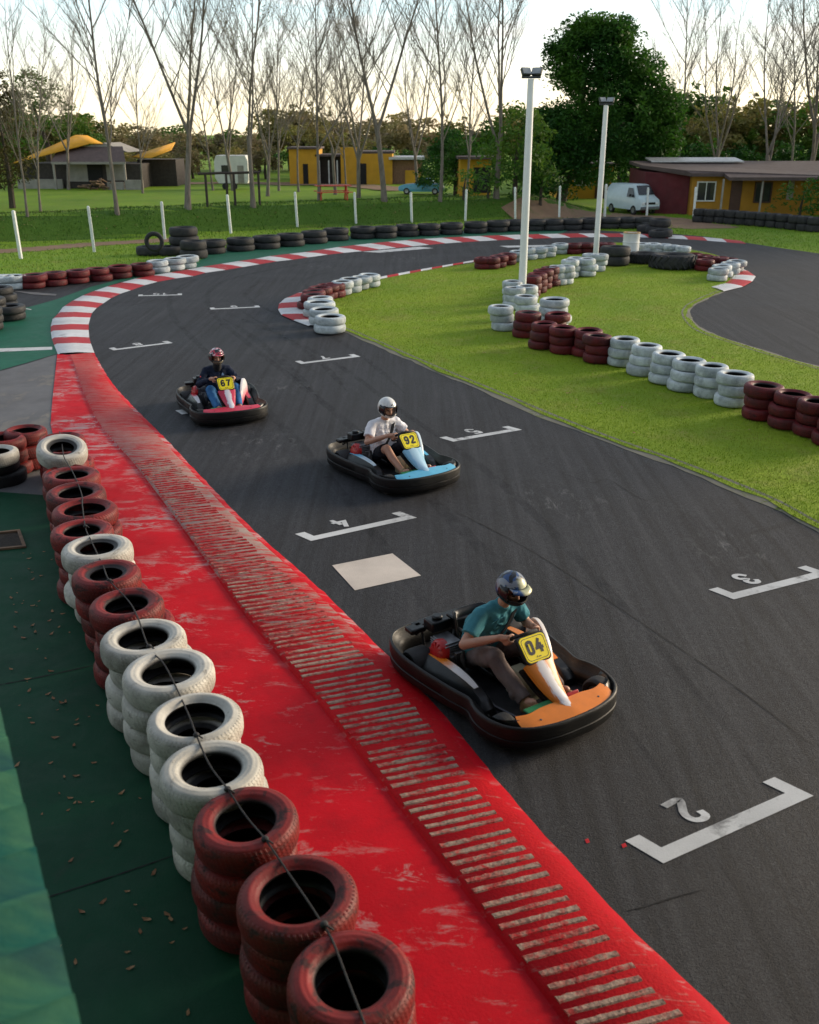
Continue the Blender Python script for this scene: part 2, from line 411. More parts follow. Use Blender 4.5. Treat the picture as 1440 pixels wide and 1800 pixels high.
# striped kerb round the outside of the bend
KO = [(102, 625), (95, 608), (91, 597), (89, 585), (89, 575), (92, 562), (102, 552), (110, 541), (125, 531), (142, 522), (162, 514), (185, 506), (210, 499), (235, 492), (267, 486), (295, 481), (325, 476), (352, 471), (385, 466), (415, 461), (445, 457), (470, 452), (505, 448), (532, 445), (565, 440), (590, 436)]
KI = [(166, 621), (160, 605), (157, 594), (156, 581), (156, 571), (159, 559), (162, 551), (170, 542), (182, 534), (195, 525), (212, 517), (230, 511), (255, 502), (277, 496), (310, 490), (340, 486), (362, 480), (397, 475), (427, 470), (457, 465), (487, 460), (515, 457), (542, 453), (577, 448), (605, 445), (637, 442)]
ow = [gp(*p) for p in KO]; iw = [gp(*p) for p in KI]
o2 = spline([gp(*p) for p in ((590, 436), (660, 428), (760, 420), (860, 415.5), (960, 412.5), (1060, 411.5), (1160, 413.5), (1240, 418.5), (1300, 424.5))], 22)
i2 = spline([gp(*p) for p in ((637, 442), (720, 434), (800, 427), (900, 421.5), (1000, 418), (1100, 417), (1180, 419.5), (1250, 424), (1312, 429))], 22)
ow += [tuple(p) for p in o2[1:]]; iw += [tuple(p) for p in i2[1:]]
def striped(name, ow, iw, start=1, z0=.014, z1=.05):
    b = MB()
    for i in range(len(ow) - 1):
        q = []
        for k in range(5):
            t = k / 4
            o = np.array(ow[i]) * (1 - t) + np.array(ow[i + 1]) * t; n_ = np.array(iw[i]) * (1 - t) + np.array(iw[i + 1]) * t
            q.append([(*(o * (1 - s) + n_ * s), zz) for s, zz in ((0, z0), (.08, z1), (.55, z1), (1, z0))])
        b.loft(q, (i + start) % 2, False, False)
    return tag(b.build(name, [M_KR, M_KW], smooth=60), kind='structure')
striped('striped_kerb', ow, iw)
# second white chequer block inside the far bend
sheet('road_marking', [(637, 443.5), (738, 434.5), (762, 437), (668, 445)], .022, M_MARK)
# kerbs on the island side
def edge_kerb(px, wpx, n, start):
    o = spline([gp(*p) for p in px], n); i = spline([gp(*p) for p in wpx], n)
    return [tuple(p) for p in o], [tuple(p) for p in i]
o_, i_ = edge_kerb([(640, 498), (700, 486), (780, 471), (850, 459)], [(640, 494), (700, 482), (780, 468), (850, 456)], 12, 0)
striped('striped_kerb', o_, i_, 0, .036, .06)
o_, i_ = edge_kerb([(553, 512), (512, 521), (490, 537), (494, 555), (518, 566), (542, 575)], [(585, 505), (552, 521), (538, 538), (542, 552), (558, 562), (590, 577)], 8, 1)
striped('striped_kerb', o_, i_, 1, .034, .055)
o_, i_ = edge_kerb([(1288, 470), (1326, 483), (1322, 497), (1300, 508), (1272, 514)], [(1265, 470), (1290, 480), (1286, 492), (1274, 500), (1250, 506)], 6, 1)
striped('striped_kerb', o_, i_, 1, .034, .055)
# pale line on the asphalt beside the far white tyres
sheet('road_marking', [(878, 433), (1005, 430.5), (1000, 433), (893, 436)], .022, M_MARK)

# ------------------------------------------------------------------ red apron and ribbed rumble kerb
NB = 170
Bw = spline([gp(*p) for p in ((1240, 2150), (985, 1795), (866, 1638), (697, 1418), (575, 1260), (425, 1078), (312, 922), (240, 826), (165, 733), (122, 625))], NB)
Cw = spline([gp(*p) for p in ((1640, 2150), (1275, 1792), (1093, 1615), (915, 1420), (742, 1216), (560, 1034), (425, 912), (291, 772), (202, 680), (166, 621))], NB)
Aw = spline([(1.2, 1.2), (.55, 2.2)] + A_ST[:15] + [gp(92, 760), gp(90, 740), gp(94, 690), gp(101, 624)], NB)
b = MB(); q = []
for i in range(NB):
    A_, B_, C_ = Aw[i], Bw[i], Cw[i]; dBC = C_ - B_; L = np.linalg.norm(dBC)
    e = dBC / max(L, 1e-6)
    fade = min(1, (NB - 1 - i) / 25)
    hz = .024 + .03 * fade
    j = RNG.normal() * .005
    row = [(*A_, .024), (*(A_ * .5 + B_ * .5), .026), (*(B_ - e * .10), .030), (*B_, .022), (*(B_ + e * min(.015, .1 * L)), .028 + .01 * fade), (*(B_ + e * min(.04, .2 * L)), hz),
           (*(C_ - e * min(.24, .4 * L)), hz), (*(C_ - e * min(.10, .12 * L)), hz * .75), (*(C_ + e * j), .011)]
    q.append(row)
b.loft(q, 0, False, False)
for f_ in range(len(b.f)):
    if f_ % 8 in (4, 5, 6): b.mi[f_] = 2
# ribs: about nine to the metre, in groups of six
sB = np.r_[0, np.cumsum(np.linalg.norm(np.diff(Bw, axis=0), axis=1))]; sl_ = 0.4; k = 0
while sl_ < sB[-1] - 8.0:
    Bp = np.array([np.interp(sl_, sB, Bw[:, j]) for j in (0, 1)])
    T = np.array([np.interp(sl_ + .1, sB, Bw[:, j]) for j in (0, 1)]) - Bp; T /= np.linalg.norm(T)
    nrm = np.array([T[1], -T[0]]); nrm = nrm if nrm[0] > 0 else -nrm
    dC = np.linalg.norm(Cw - Bp, axis=1); wB = np.min(np.linalg.norm(Cw - Bp, axis=1))
    d = nrm * .94 + T * -.16; d /= np.linalg.norm(d)
    a = .025 + RNG.random() * .03; e = wB - .19 - RNG.random() * .05
    if e > a + .1:
        hw = .0125 + RNG.random() * .005; z0 = .045; z1 = .066; hz = .024 + .03 * min(1, (sB[-1] - sl_) / 3)
        segs = 14; lo = []
        for s_ in range(segs + 1):
            p = Bp + d * (a + (e - a) * s_ / segs)
            g = hw * (.8 + .4 * RNG.random()); hh = hz + .005 + .004 * RNG.random(); p = p + T * RNG.normal() * .0012
            sec = [(-g - .012, hz - .004), (-g, hh), (g, hh), (g + .012, hz - .004)]
            lo.append([(*(p + T * x), z) for x, z in sec])
        o0 = len(b.f); b.loft(lo, 1, True, False)
        for f_ in range(o0, len(b.f)):
            pass
    k += 1; sl_ += .089 + (.040 if k % 6 == 0 else 0) + RNG.normal() * .004
def m_ribs():
    t = NT('rib_worn_red'); co = t.coord(); y = t.sep(co)[1]
    w = t.noise(t.vmul(co, (1, 1, .2)), 7, 8, .74, .5)
    w2 = t.noise(co, .9, 3)
    k_ = t.math('SUBTRACT', t.math('ADD', w, t.math('MULTIPLY', w2, .5)), t.rng(y, 6.5, 10.5, 0, .13))
    f = t.math('MULTIPLY', t.rng(k_, .60, .78), .92)
    col = t.mix(f, (.42, .005, .010), (.36, .275, .21))
    col = t.mix(t.rng(t.noise(co, 30, 5, .7), .48, .66, 0, .75), col, (.07, .045, .035))
    t.out(col, .75, 0, .25); t.bump(t.noise(co, 45, 4), .6, .012); return t.m
def m_strip():
    t = NT('strip_worn_red'); co = t.coord(); y = t.sep(co)[1]
    mp = t.n('ShaderNodeMapping'); t.put(mp.inputs['Vector'], co); mp.inputs['Rotation'].default_value = (0, 0, -.2); mp.inputs['Scale'].default_value = (1.2, 6, 1)
    w = t.math('ADD', t.noise(mp.outputs[0], 2.2, 9, .74, .5), t.math('MULTIPLY', t.noise(co, .8, 3), .35))
    th = t.math('ADD', w, t.rng(y, 6.5, 10.5, -.08, .13))
    f = t.math('MULTIPLY', t.rng(th, .68, .84), t.rng(y, 15.5, 12.5, .35, 1))
    col = t.mix(t.rng(t.noise(co, 2, 5), .3, .7), (.44, .003, .008), (.54, .006, .012))
    col = t.mix(f, col, t.mix(t.rng(t.noise(co, 9, 4), .4, .6), (.34, .22, .18), (.36, .28, .24)))
    col = t.mix(t.rng(t.noise(co, 40, 4, .7), .55, .72, 0, .4), col, (.09, .01, .012))
    t.out(col, .68, 0, .12); t.bump(t.noise(co, 50, 4), .4, .01); return t.m
def m_apron():
    t = NT('red_apron'); co = t.coord(); y = t.sep(co)[1]
    col = t.mix(t.rng(t.noise(co, 1.2, 5, .6), .3, .7), (.44, .002, .009), (.60, .003, .013))
    mp = t.n('ShaderNodeMapping'); t.put(mp.inputs['Vector'], co); mp.inputs['Rotation'].default_value = (0, 0, -.25); mp.inputs['Scale'].default_value = (1.8, 4.2, 1)
    w = t.noise(mp.outputs[0], 1.5, 9, .74, .4); w2 = t.noise(co, .8, 4, .6)
    f = t.math('MULTIPLY', t.rng(t.math('ADD', w, t.rng(y, 6.5, 11, 0, .075)), .55, .64), t.rng(w2, .42, .58))
    col = t.mix(t.math('MULTIPLY', f, .9), col, (.44, .30, .29))
    d = t.math('MULTIPLY', t.rng(t.noise(co, 2.3, 7, .7), .5, .75), .5); col = t.mix(d, col, (.22, .003, .010))
    col = t.mix(t.math('MULTIPLY', t.rng(t.noise(co, 55, 4, .75), .56, .72), .35), col, (.14, .02, .02))
    t.out(col, t.rng(w, .3, .7, .55, .75), 0, .12); t.bump(t.noise(co, 50, 4, .7), .3, .008); return t.m
tag(b.build('red_kerb', [m_apron(), m_ribs(), m_strip()], smooth=40), kind='structure')

# ------------------------------------------------------------------ start grid brackets with their numbers
GLYPH = {'0': [[(-.5, .5), (-.42, .85), (0, 1), (.42, .85), (.5, .5), (.5, -.5), (.42, -.85), (0, -1), (-.42, -.85), (-.5, -.5), (-.5, .44)]], '1': [[(-.3, .6), (.1, 1), (.1, -1)]],
 '2': [[(-.5, .5), (-.4, .85), (0, 1), (.42, .85), (.5, .45), (.3, 0), (-.5, -.98), (.55, -.98)]], '3': [[(-.5, .6), (-.3, .92), (.1, 1), (.45, .8), (.45, .35), (.0, .06), (.45, -.2), (.5, -.6), (.2, -.96), (-.25, -.95), (-.5, -.6)]],
 '4': [[(.15, 1), (-.58, -.35), (.6, -.35)], [(.25, .25), (.25, -1)]], '5': [[(.45, 1), (-.38, 1), (-.45, .15), (0, .32), (.42, .15), (.52, -.35), (.3, -.88), (-.1, -1), (-.5, -.7)]],
 '6': [[(.42, .78), (.1, 1), (-.3, .85), (-.5, .3), (-.5, -.5), (-.3, -.92), (0, -1), (.35, -.9), (.5, -.5), (.4, -.05), (.05, .12), (-.38, -.12)]], '7': [[(-.52, .98), (.52, .98), (.1, .1), (-.12, -1)]],
 '8': [[(0, .06), (-.4, .3), (-.4, .8), (0, 1), (.4, .8), (.4, .3), (0, .06)], [(-.02, .02), (-.48, -.3), (-.46, -.8), (0, -1), (.46, -.8), (.48, -.3), (.02, .02)]],
 '9': [[(-.42, -.78), (-.1, -1), (.3, -.85), (.5, -.3), (.5, .5), (.3, .92), (0, 1), (-.35, .9), (-.5, .5), (-.4, .05), (-.05, -.12), (.38, .12)]]}
def glyphs(txt, h, w, b_, place, smooth=True):
    """brush-drawn digits: h = height, w = stroke width; place(x, y, lift) -> point"""
    adv = h * .78
    for i, ch in enumerate(txt):
        cx = (i - (len(txt) - 1) / 2) * adv
        for q, st in enumerate(GLYPH[ch]):
            P_ = spline(st, 34) if ch in '0235689' else np.array(st, float)
            if ch in '47': P_ = np.array(st, float)
            P_ = P_ * (h * .5 - w * .5) + (cx, 0)
            lo = []
            for k in range(len(P_)):
                a = P_[k] - P_[max(k - 1, 0)]; c = P_[min(k + 1, len(P_) - 1)] - P_[k]
                a = a / (np.linalg.norm(a) or 1); c = c / (np.linalg.norm(c) or 1); d = a + c; d = d / (np.linalg.norm(d) or 1); nn = np.array([-d[1], d[0]])
                m_ = 1 / max(.5, abs(float(np.dot(nn, [-c[1], c[0]] if np.any(c) else [-a[1], a[0]]))))
                e = d * (w * .35 if k == len(P_) - 1 else -w * .35 if k == 0 else 0)
                lo.append([place(*(P_[k] + e + nn * w / 2 * m_), .0004 * q), place(*(P_[k] + e - nn * w / 2 * m_), .0004 * q)])
            b_.loft(lo, 0, False, False)
def text_mesh(txt, size, extr=0.0, offset=0.0):
    cu = bpy.data.curves.new('t', 'FONT'); cu.body = txt; cu.size = size; cu.extrude = extr; cu.offset = offset; cu.align_x = 'CENTER'; cu.align_y = 'CENTER'
    o = bpy.data.objects.new('t', cu); COL.objects.link(o)
    dg = bpy.context.evaluated_depsgraph_get(); me = bpy.data.meshes.new_from_object(o.evaluated_get(dg)); bpy.data.objects.remove(o)
    return me
GRID = {2: ((1166, 1521), (1430, 1402)), 3: ((1290, 1056), (1462, 1012)), 4: ((547, 953), (733, 912)), 5: ((797, 778), (918, 757)), 6: ((320, 730), (462, 709)), 7: ((530, 641), (634, 628)), 8: ((200, 617), (304, 604)), 9: ((371, 545), (458, 541)), 10: ((243, 521.5), (320, 519.5))}
for n_, (pa, pb) in GRID.items():
    a = np.array(gp(*pa)); c = np.array(gp(*pb)); t_ = (c - a); L = np.linalg.norm(t_); t_ /= L; bk = np.array([-t_[1], t_[0]])
    bk = bk * .95 - t_ * (.26 if n_ < 6 else .05); bk /= np.linalg.norm(bk)
    w_ = .125
    P = lambda s, r: (*(a + t_ * s + bk * r), .0162)
    bw = MB()
    out = [P(0, 0), P(L, 0), P(L, .30), P(L - w_, .30), P(L - w_, w_), P(w_, w_), P(w_, .30), P(0, .30)]
    bw.add(out, [(0, 1, 4, 5), (1, 2, 3, 4), (0, 5, 6, 7)])
    up = -bk; rt = -t_; cc = a + t_ * L * {2: .42, 3: .40, 4: .44}.get(n_, .5) + bk * .33
    glyphs(str(n_), .30, .055, bw, lambda x, y, l: (*(cc + rt * x + up * y), .0165 + l))
    o = bw.build('grid_marking', M_MARK, smooth=0); tag(o, kind='structure')
sheet('road_patch', [(584, 996), (690, 975), (740, 1014), (624, 1040)], .0162, M_PATCH)
for px in ([(1028, 1479), (1034, 1477), (1037, 1484), (1031, 1486)], [(1092, 1488), (1099, 1485), (1102, 1491), (1095, 1494)]):
    sheet('road_marking', px, .0162, M_RED)
sheet('road_marking', [(0, 614), (92, 611), (92, 616), (0, 620)], .021, M_MARK)
sheet('road_marking', [(34, 540.5), (56, 545), (54, 546), (32, 541.5)], .021, M_MARK)
sheet('road_marking', [(20, 512), (100, 518), (98, 521), (60, 519)], .0215, M_CONC)

# rubber laid down on the racing line, a seam and cracks
def m_skid():
    t = NT('skid_rubber'); co = t.coord(); n = t.noise(co, 3, 6, .7); n2 = t.noise(co, 40, 3, .7)
    t.out((.006, .006, .0065), .6, 0, .4); t.put(t.b.inputs['Alpha'], t.math('MULTIPLY', t.rng(n, .36, .66, 0, .34), t.rng(n2, .3, .6, .4, 1))); return t.m
M_SKID = m_skid()
M_CRACK = mat('crack_dark', (.006, .006, .006), .9)
def ribbon(name, px, w, m, z, n=90, off=0.0, rag=.15):
    P_ = spline([gp(*p) for p in px], n); b = MB(); q = []
    for i in range(n):
        d = P_[min(i + 1, n - 1)] - P_[max(i - 1, 0)]; d /= np.linalg.norm(d); nn = np.array([-d[1], d[0]]); t_ = i / (n - 1)
        ww = w / 2 * min(1, 6 * t_ + .05, 6 * (1 - t_) + .05) * (1 + rag * RNG.normal()); c_ = P_[i] + nn * off
        q.append([(*(c_ - nn * ww), z), (*(c_ + nn * ww), z)])
    b.loft(q, 0, False, False); return tag(b.build(name, m, smooth=0), kind='structure')
RL = [(1330, 1620), (1010, 1150), (800, 920), (640, 770), (520, 670), (430, 600), (370, 545), (375, 505), (450, 480), (600, 455), (800, 436)]
ribbon('skid_mark', RL, .16, M_SKID, .0150, off=.0); ribbon('skid_mark', RL, .16, M_SKID, .0151, off=1.05)
ribbon('skid_mark', [(1440, 1500), (1150, 1130), (880, 850), (700, 720), (590, 640), (470, 575), (400, 530)], .13, M_SKID, .0152)
ribbon('skid_mark', [(720, 700), (640, 630), (560, 580), (470, 545), (430, 515), (470, 492)], .14, M_SKID, .0153); ribbon('skid_mark', [(700, 690), (630, 628), (540, 578), (450, 545)], .14, M_SKID, .0154, off=.9)
ribbon('skid_mark', [(560, 700), (500, 640), (440, 590), (390, 560)], .2, M_SKID, .0155); ribbon('skid_mark', [(900, 700), (760, 620), (640, 560), (560, 520), (540, 490), (640, 468)], .12, M_SKID, .0156)
ribbon('road_seam', [(760, 880), (930, 968), (1110, 1085), (1300, 1215), (1500, 1370)], .010, M_CRACK, .0157, rag=.4)
ribbon('road_crack', [(1090, 1606), (1130, 1598), (1170, 1585), (1210, 1574), (1240, 1566)], .009, M_CRACK, .0158, 30, rag=.5)
ribbon('road_crack', [(980, 830), (1040, 850), (1070, 845), (1130, 880), (1170, 884)], .009, M_CRACK, .0158, 30, rag=.5)
ribbon('floor_seam', [(-40, 1215), (60, 1196), (180, 1170)], .012, M_CRACK, .0232, 30, rag=.4); ribbon('floor_seam', [(60, 1590), (200, 1545), (330, 1500)], .010, M_CRACK, .0232, 30, rag=.4)
# dirt paths
def strip_on_ground(name, px, w, m, lift=.02, n=60):
    P_ = spline([tuple(hit(*p))[:2] for p in px], n); b = MB(); q = []
    for i in range(n):
        d = P_[min(i + 1, n - 1)] - P_[max(i - 1, 0)]; d /= np.linalg.norm(d); nn = np.array([-d[1], d[0]]); ww = w * (.8 + .4 * RNG.random()) / 2
        q.append([(*(P_[i] + nn * s * ww), float(height(*(P_[i] + nn * s * ww))) + lift) for s in (-1, -.33, .33, 1)])
    b.loft(q, 0, False, False); return tag(b.build(name, m, smooth=180), kind='structure')
strip_on_ground('path', [(-260, 458), (-60, 446), (60, 438), (160, 430), (250, 425), (330, 420)], 1.5, M_DIRT, .012)
strip_on_ground('path', [(40, 331), (150, 327), (300, 323), (420, 322), (520, 324), (640, 328), (715, 336)], 4.5, M_DIRT, .05)
strip_on_ground('path', [(905, 352), (930, 362), (1000, 372), (1080, 379), (1140, 383), (1200, 392), (1250, 402)], 3.2, M_DIRT, .012)

# ------------------------------------------------------------------ grass blades and fallen leaves (nobody could count them)
def blades(name, X, Y, Z, h, w, m, lean=.5):
    n = len(X); a = RNG.random(n) * 2 * PI; hh = h * (.5 + RNG.random(n)); ww = w * (.6 + .8 * RNG.random(n))
    la = RNG.random(n) * 2 * PI; le = lean * hh * RNG.random(n)
    V = np.empty((n, 3, 3))
    V[:, 0] = np.stack([X - np.cos(a) * ww, Y - np.sin(a) * ww, Z - .01], 1); V[:, 1] = np.stack([X + np.cos(a) * ww, Y + np.sin(a) * ww, Z - .01], 1)
    V[:, 2] = np.stack([X + np.cos(la) * le, Y + np.sin(la) * le, Z + hh], 1)
    me = bpy.data.meshes.new(name); me.vertices.add(n * 3); me.vertices.foreach_set('co', V.ravel())
    me.loops.add(n * 3); me.loops.foreach_set('vertex_index', np.arange(n * 3)); me.polygons.add(n); me.polygons.foreach_set('loop_start', np.arange(0, n * 3, 3))
    me.update(calc_edges=True); me.materials.append(m)
    o = bpy.data.objects.new(name, me); COL.objects.link(o); return tag(o, kind='stuff')
M_BL = m_blade('grass_blade', (.20, .32, .014), (.30, .40, .022), (.37, .31, .09))
M_BL_SHADED = m_blade('bank_blade_shaded', (.028, .095, .006), (.070, .150, .010), (.10, .105, .025))  # the bank's shade is put into these darker blade colours
ip = np.array(I_W); lo, hi = ip.min(0), ip.max(0); N = 420000
X = lo[0] + (hi[0] - lo[0]) * RNG.random(N); Y = lo[1] + (hi[1] - lo[1]) * RNG.random(N) ** 1.5
k = inside(I_W, X, Y) & (X < 16); X, Y = X[k], Y[k]
tag(blades('grass', X, Y, np.full(len(X), .03), .026, .006, M_BL, .9), 'short bright green grass covering the island between the tracks', 'grass')
N = 130000; X = -32 + 58 * RNG.random(N); Y = 33 + 30 * RNG.random(N)
aw = [tuple(p) for p in A_W]; k = ~inside(aw, X, Y); X, Y = X[k], Y[k]; d = Y - np.interp(X, TOE[:, 0], TOE[:, 1])
k = (d < 6) | (X > 8); X, Y = X[k], Y[k]
pathp = spline([tuple(hit(*p))[:2] for p in ((-260, 458), (-60, 446), (60, 438), (160, 430), (250, 425), (330, 420))], 60)
pathq = spline([tuple(hit(*p))[:2] for p in ((905, 352), (930, 362), (1000, 372), (1080, 379), (1140, 383), (1200, 392), (1250, 402))], 60)
dm = np.min(np.hypot(X[:, None] - pathp[None, :, 0], Y[:, None] - pathp[None, :, 1]), 1); dn = np.min(np.hypot(X[:, None] - pathq[None, :, 0], Y[:, None] - pathq[None, :, 1]), 1)
k = (dm > .7) & (dn > 1.3); X, Y = X[k], Y[k]
d = Y - np.interp(X, TOE[:, 0], TOE[:, 1]); k = (d > -.2) & (X < 11)
tag(blades('bank_grass', X[k], Y[k], height(X[k], Y[k]), .09, .018, M_BL_SHADED, .9), 'taller grass darkened as if shaded on the bank behind the far tyre wall', 'grass')
M_BL3 = m_blade('verge_blade', (.09, .21, .010), (.18, .30, .016), (.20, .19, .04))
k = ~k; tag(blades('verge_grass', X[k], Y[k], height(X[k], Y[k]), .06, .015, M_BL3, .9), 'bright green grass on the verges outside the track', 'grass')
M_LEAF = m_blade('dry_leaf', (.22, .10, .04), (.34, .20, .09), (.14, .07, .03))
def leaves(name, X, Y, Z, s, lab):
    n = len(X); a = RNG.random(n) * 2 * PI; ss = s * (.5 + RNG.random(n)); V = []; F = []
    for i in range(n):
        c, s_ = math.cos(a[i]), math.sin(a[i]); r = ss[i]
        for q, (x, y, z) in enumerate(((-1, 0, .3), (-.3, -.45, .05), (.8, -.2, .2), (1.1, .1, .4), (.3, .5, .05))):
            V.append((X[i] + r * (x * c - y * s_), Y[i] + r * (x * s_ + y * c), Z[i] + .004 + r * z * (.5 + .8 * RNG.random())))
        F.append(tuple(range(5 * i, 5 * i + 5)))
    b = MB(); b.add(V, F); o = b.build(name, M_LEAF, smooth=0); return tag(o, lab, 'leaves', kind='stuff')
n = 90; X = np.r_[-5 + 5 * RNG.random(n), [A_ST[i % 13][0] - .45 - .3 * abs(RNG.normal()) for i in range(90)]]
Y = np.r_[3.2 + 7.5 * RNG.random(n), [A_ST[i % 13][1] - .35 + .3 * RNG.normal() for i in range(90)]]
ln = np.interp(Y, [p[1] for p in A_ST], [p[0] for p in A_ST]); k = X < ln - .3
leaves('fallen_leaves', X[k], Y[k], np.full(k.sum(), .02), .022, 'dry brown leaves scattered over the dark green floor')
n = 420; X = -30 + 38 * RNG.random(n); d = 4 * RNG.random(n) - .5; Y = np.interp(X, TOE[:, 0], TOE[:, 1]) + d
leaves('fallen_leaves', X, Y, height(X, Y) + .04, .06, 'pale dry leaves dotted over the grassy bank behind the fence')
n = 60; X = 1 + 9 * RNG.random(n); Y = 12 + 10 * RNG.random(n); k = inside(I_W, X, Y)
leaves('fallen_leaves', X[k], Y[k], np.full(k.sum(), .05), .035, 'few dry leaves lying on the island grass')

# ------------------------------------------------------------------ tyres
def m_tyre(name, paint, scuff, inner=(.012, .012, .013), amount=.56, lug=64, rough=.55, r_in=.185):
    t = NT(name); co = t.coord(); oi = t.n('ShaderNodeObjectInfo').outputs['Random']
    off = t.n('ShaderNodeCombineXYZ'); t.put(off.inputs[0], t.math('MULTIPLY', oi, 40)); t.put(off.inputs[1], t.math('MULTIPLY', oi, 17))
    c2 = t.vadd(co, off.outputs[0])
    s = t.sep(co); r = t.math('SQRT', t.math('ADD', t.math('MULTIPLY', s[0], s[0]), t.math('MULTIPLY', s[1], s[1])))
    th = t.math('ARCTAN2', s[1], s[0])
    v = t.rng(t.noise(c2, 5, 5, .6), .3, .7)
    col = t.mix(v, tuple(x * .72 for x in paint), tuple(min(1, x * 1.12) for x in paint))
    hue = t.n('ShaderNodeHueSaturation'); t.put(hue.inputs['Value'], t.rng(oi, 0, 1, .8, 1.12)); t.put(hue.inputs['Color'], col); col = hue.outputs[0]
    w = t.rng(t.noise(t.vmul(c2, (1, 1, 2.2)), 7, 8, .72, .8), amount, amount + .10, 0, .85)
    edge = t.math('MULTIPLY', t.rng(r, .255, .285), t.rng(t.noise(c2, 4, 6, .7), .45, .62))
    w = t.math('MAXIMUM', w, t.math('MULTIPLY', edge, .55))
    col = t.mix(w, col, scuff)
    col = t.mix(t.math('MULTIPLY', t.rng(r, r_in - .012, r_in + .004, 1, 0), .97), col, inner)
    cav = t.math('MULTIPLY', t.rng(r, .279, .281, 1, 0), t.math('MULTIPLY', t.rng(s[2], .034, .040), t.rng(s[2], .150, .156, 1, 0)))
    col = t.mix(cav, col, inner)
    t.out(col, t.rng(w, 0, 1, rough, rough + .2), 0, .35)
    # tread: sipes round the shoulder and ribs across the tread face, only on the outside
    tread = t.rng(r, .272, .284)
    sip = t.rng(t.math('SINE', t.math('MULTIPLY_ADD', th, lug, t.math('MULTIPLY', s[2], 60))), -.2, .25)
    rib = t.rng(t.math('SINE', t.math('MULTIPLY', s[2], 200)), -.75, -.35)
    hgt = t.math('MULTIPLY', tread, t.math('MULTIPLY', sip, rib))
    # raised lettering-like bands on the side wall
    band = t.math('SINE', t.math('MULTIPLY', r, 190))
    hgt = t.math('ADD', t.math('ADD', hgt, t.math('MULTIPLY', band, .10)), t.math('MULTIPLY', t.noise(c2, 60, 3), .25))
    t.bump(hgt, .8, .010)
    return t.m
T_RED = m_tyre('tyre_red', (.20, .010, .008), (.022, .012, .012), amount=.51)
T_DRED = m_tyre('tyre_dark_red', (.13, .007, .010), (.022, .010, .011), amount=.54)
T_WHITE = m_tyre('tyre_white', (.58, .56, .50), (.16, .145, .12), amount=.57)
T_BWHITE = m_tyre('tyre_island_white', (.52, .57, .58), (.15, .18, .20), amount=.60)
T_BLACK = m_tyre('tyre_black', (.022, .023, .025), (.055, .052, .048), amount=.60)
TP = [(.285, .012), (.297, .034), (.302, .062), (.303, .095), (.302, .128), (.297, .156), (.285, .176), (.262, .188), (.238, .191), (.212, .186), (.192, .176), (.178, .164), (.170, .152), (.172, .143), (.195, .136), (.235, .130), (.268, .118), (.276, .095),
      (.268, .072), (.235, .060), (.195, .054), (.172, .047), (.170, .038), (.178, .026), (.192, .014), (.212, .004), (.238, -.001), (.262, .002)]
def tyre_mesh(nm, m, n=48, k=1.0, R=.303, H=.19, hole=None):
    pr = [(r * R / .303 * (1 if r > .24 or hole is None else 1), z * H / .19) for r, z in TP]
    return MB().lathe(pr, n, ring=True).mesh(nm, m, 60)
TH = .185
TM = {'r': tyre_mesh('tyre', T_RED), 'd': tyre_mesh('tyre', T_DRED, 32), 'w': tyre_mesh('tyre', T_WHITE), 'v': tyre_mesh('tyre', T_BWHITE, 32), 'k': tyre_mesh('tyre', T_BLACK, 32)}
CNAME = {'r': 'worn red', 'd': 'dark red', 'w': 'dirty white', 'v': 'bluish white', 'k': 'black'}
LEV = {1: ['single'], 2: ['upper', 'lower'], 3: ['topmost', 'middle', 'lowest'], 4: ['topmost', 'second', 'third', 'lowest'], 5: ['topmost', 'second', 'third', 'fourth', 'lowest']}
TP0 = list(TP)
VAR = {}
for key, (m_, n_) in {'r': (T_RED, 48), 'd': (T_DRED, 32), 'w': (T_WHITE, 48), 'v': (T_BWHITE, 32)}.items():
    VAR[key] = [TM[key]]
    for hole, wid in ((1.10, .94), (.93, 1.05)):
        TP = [(r if r > .262 or 0 else (r - .262) * (1.30 if hole < 1 else .80) + .262, (z - .095) * wid + .095) for r, z in TP0]
        TP = [(r, z + (.006 * math.sin(i * 1.7) if r < .25 else 0)) for i, (r, z) in enumerate(TP)]
        VAR[key].append(tyre_mesh('tyre', m_, n_))
TP = TP0
def tyre(col, x, y, z, label, group, tilt=2.0, sc=1.0, mesh=None, cat='tyre', name='tyre'):
    o = bpy.data.objects.new(name, mesh or (random.choice(VAR[col]) if col in VAR else TM[col])); COL.objects.link(o)
    o.location = (x, y, z)
    o.rotation_euler = (math.radians(random.gauss(0, tilt * .5)), math.radians(random.gauss(0, tilt * .5)), random.random() * 6.28)
    s = sc * random.uniform(.94, 1.045); o.scale = (s, s * random.uniform(.97, 1.02), 1.0)
    return tag(o, label, cat, group)
def stack(col, x, y, n, where, group, jit=.018, sc=1.0, z0=.0, cols=None, h=TH, mesh=None, tilt=1.6):
    for k in range(n):                                   # k = 0 is the lowest
        lv = LEV[n][n - 1 - k]; c = cols[k] if cols else col
        lab = f'{CNAME[c]} tyre, {lv} of {where}' if n > 1 else f'{CNAME[c]} tyre, {where}'
        tyre(c, x + random.gauss(0, jit), y + random.gauss(0, jit), z0 + h * k + .012, lab, group, tilt, sc, mesh)
GL = 'tyres stacked beside the red kerb'
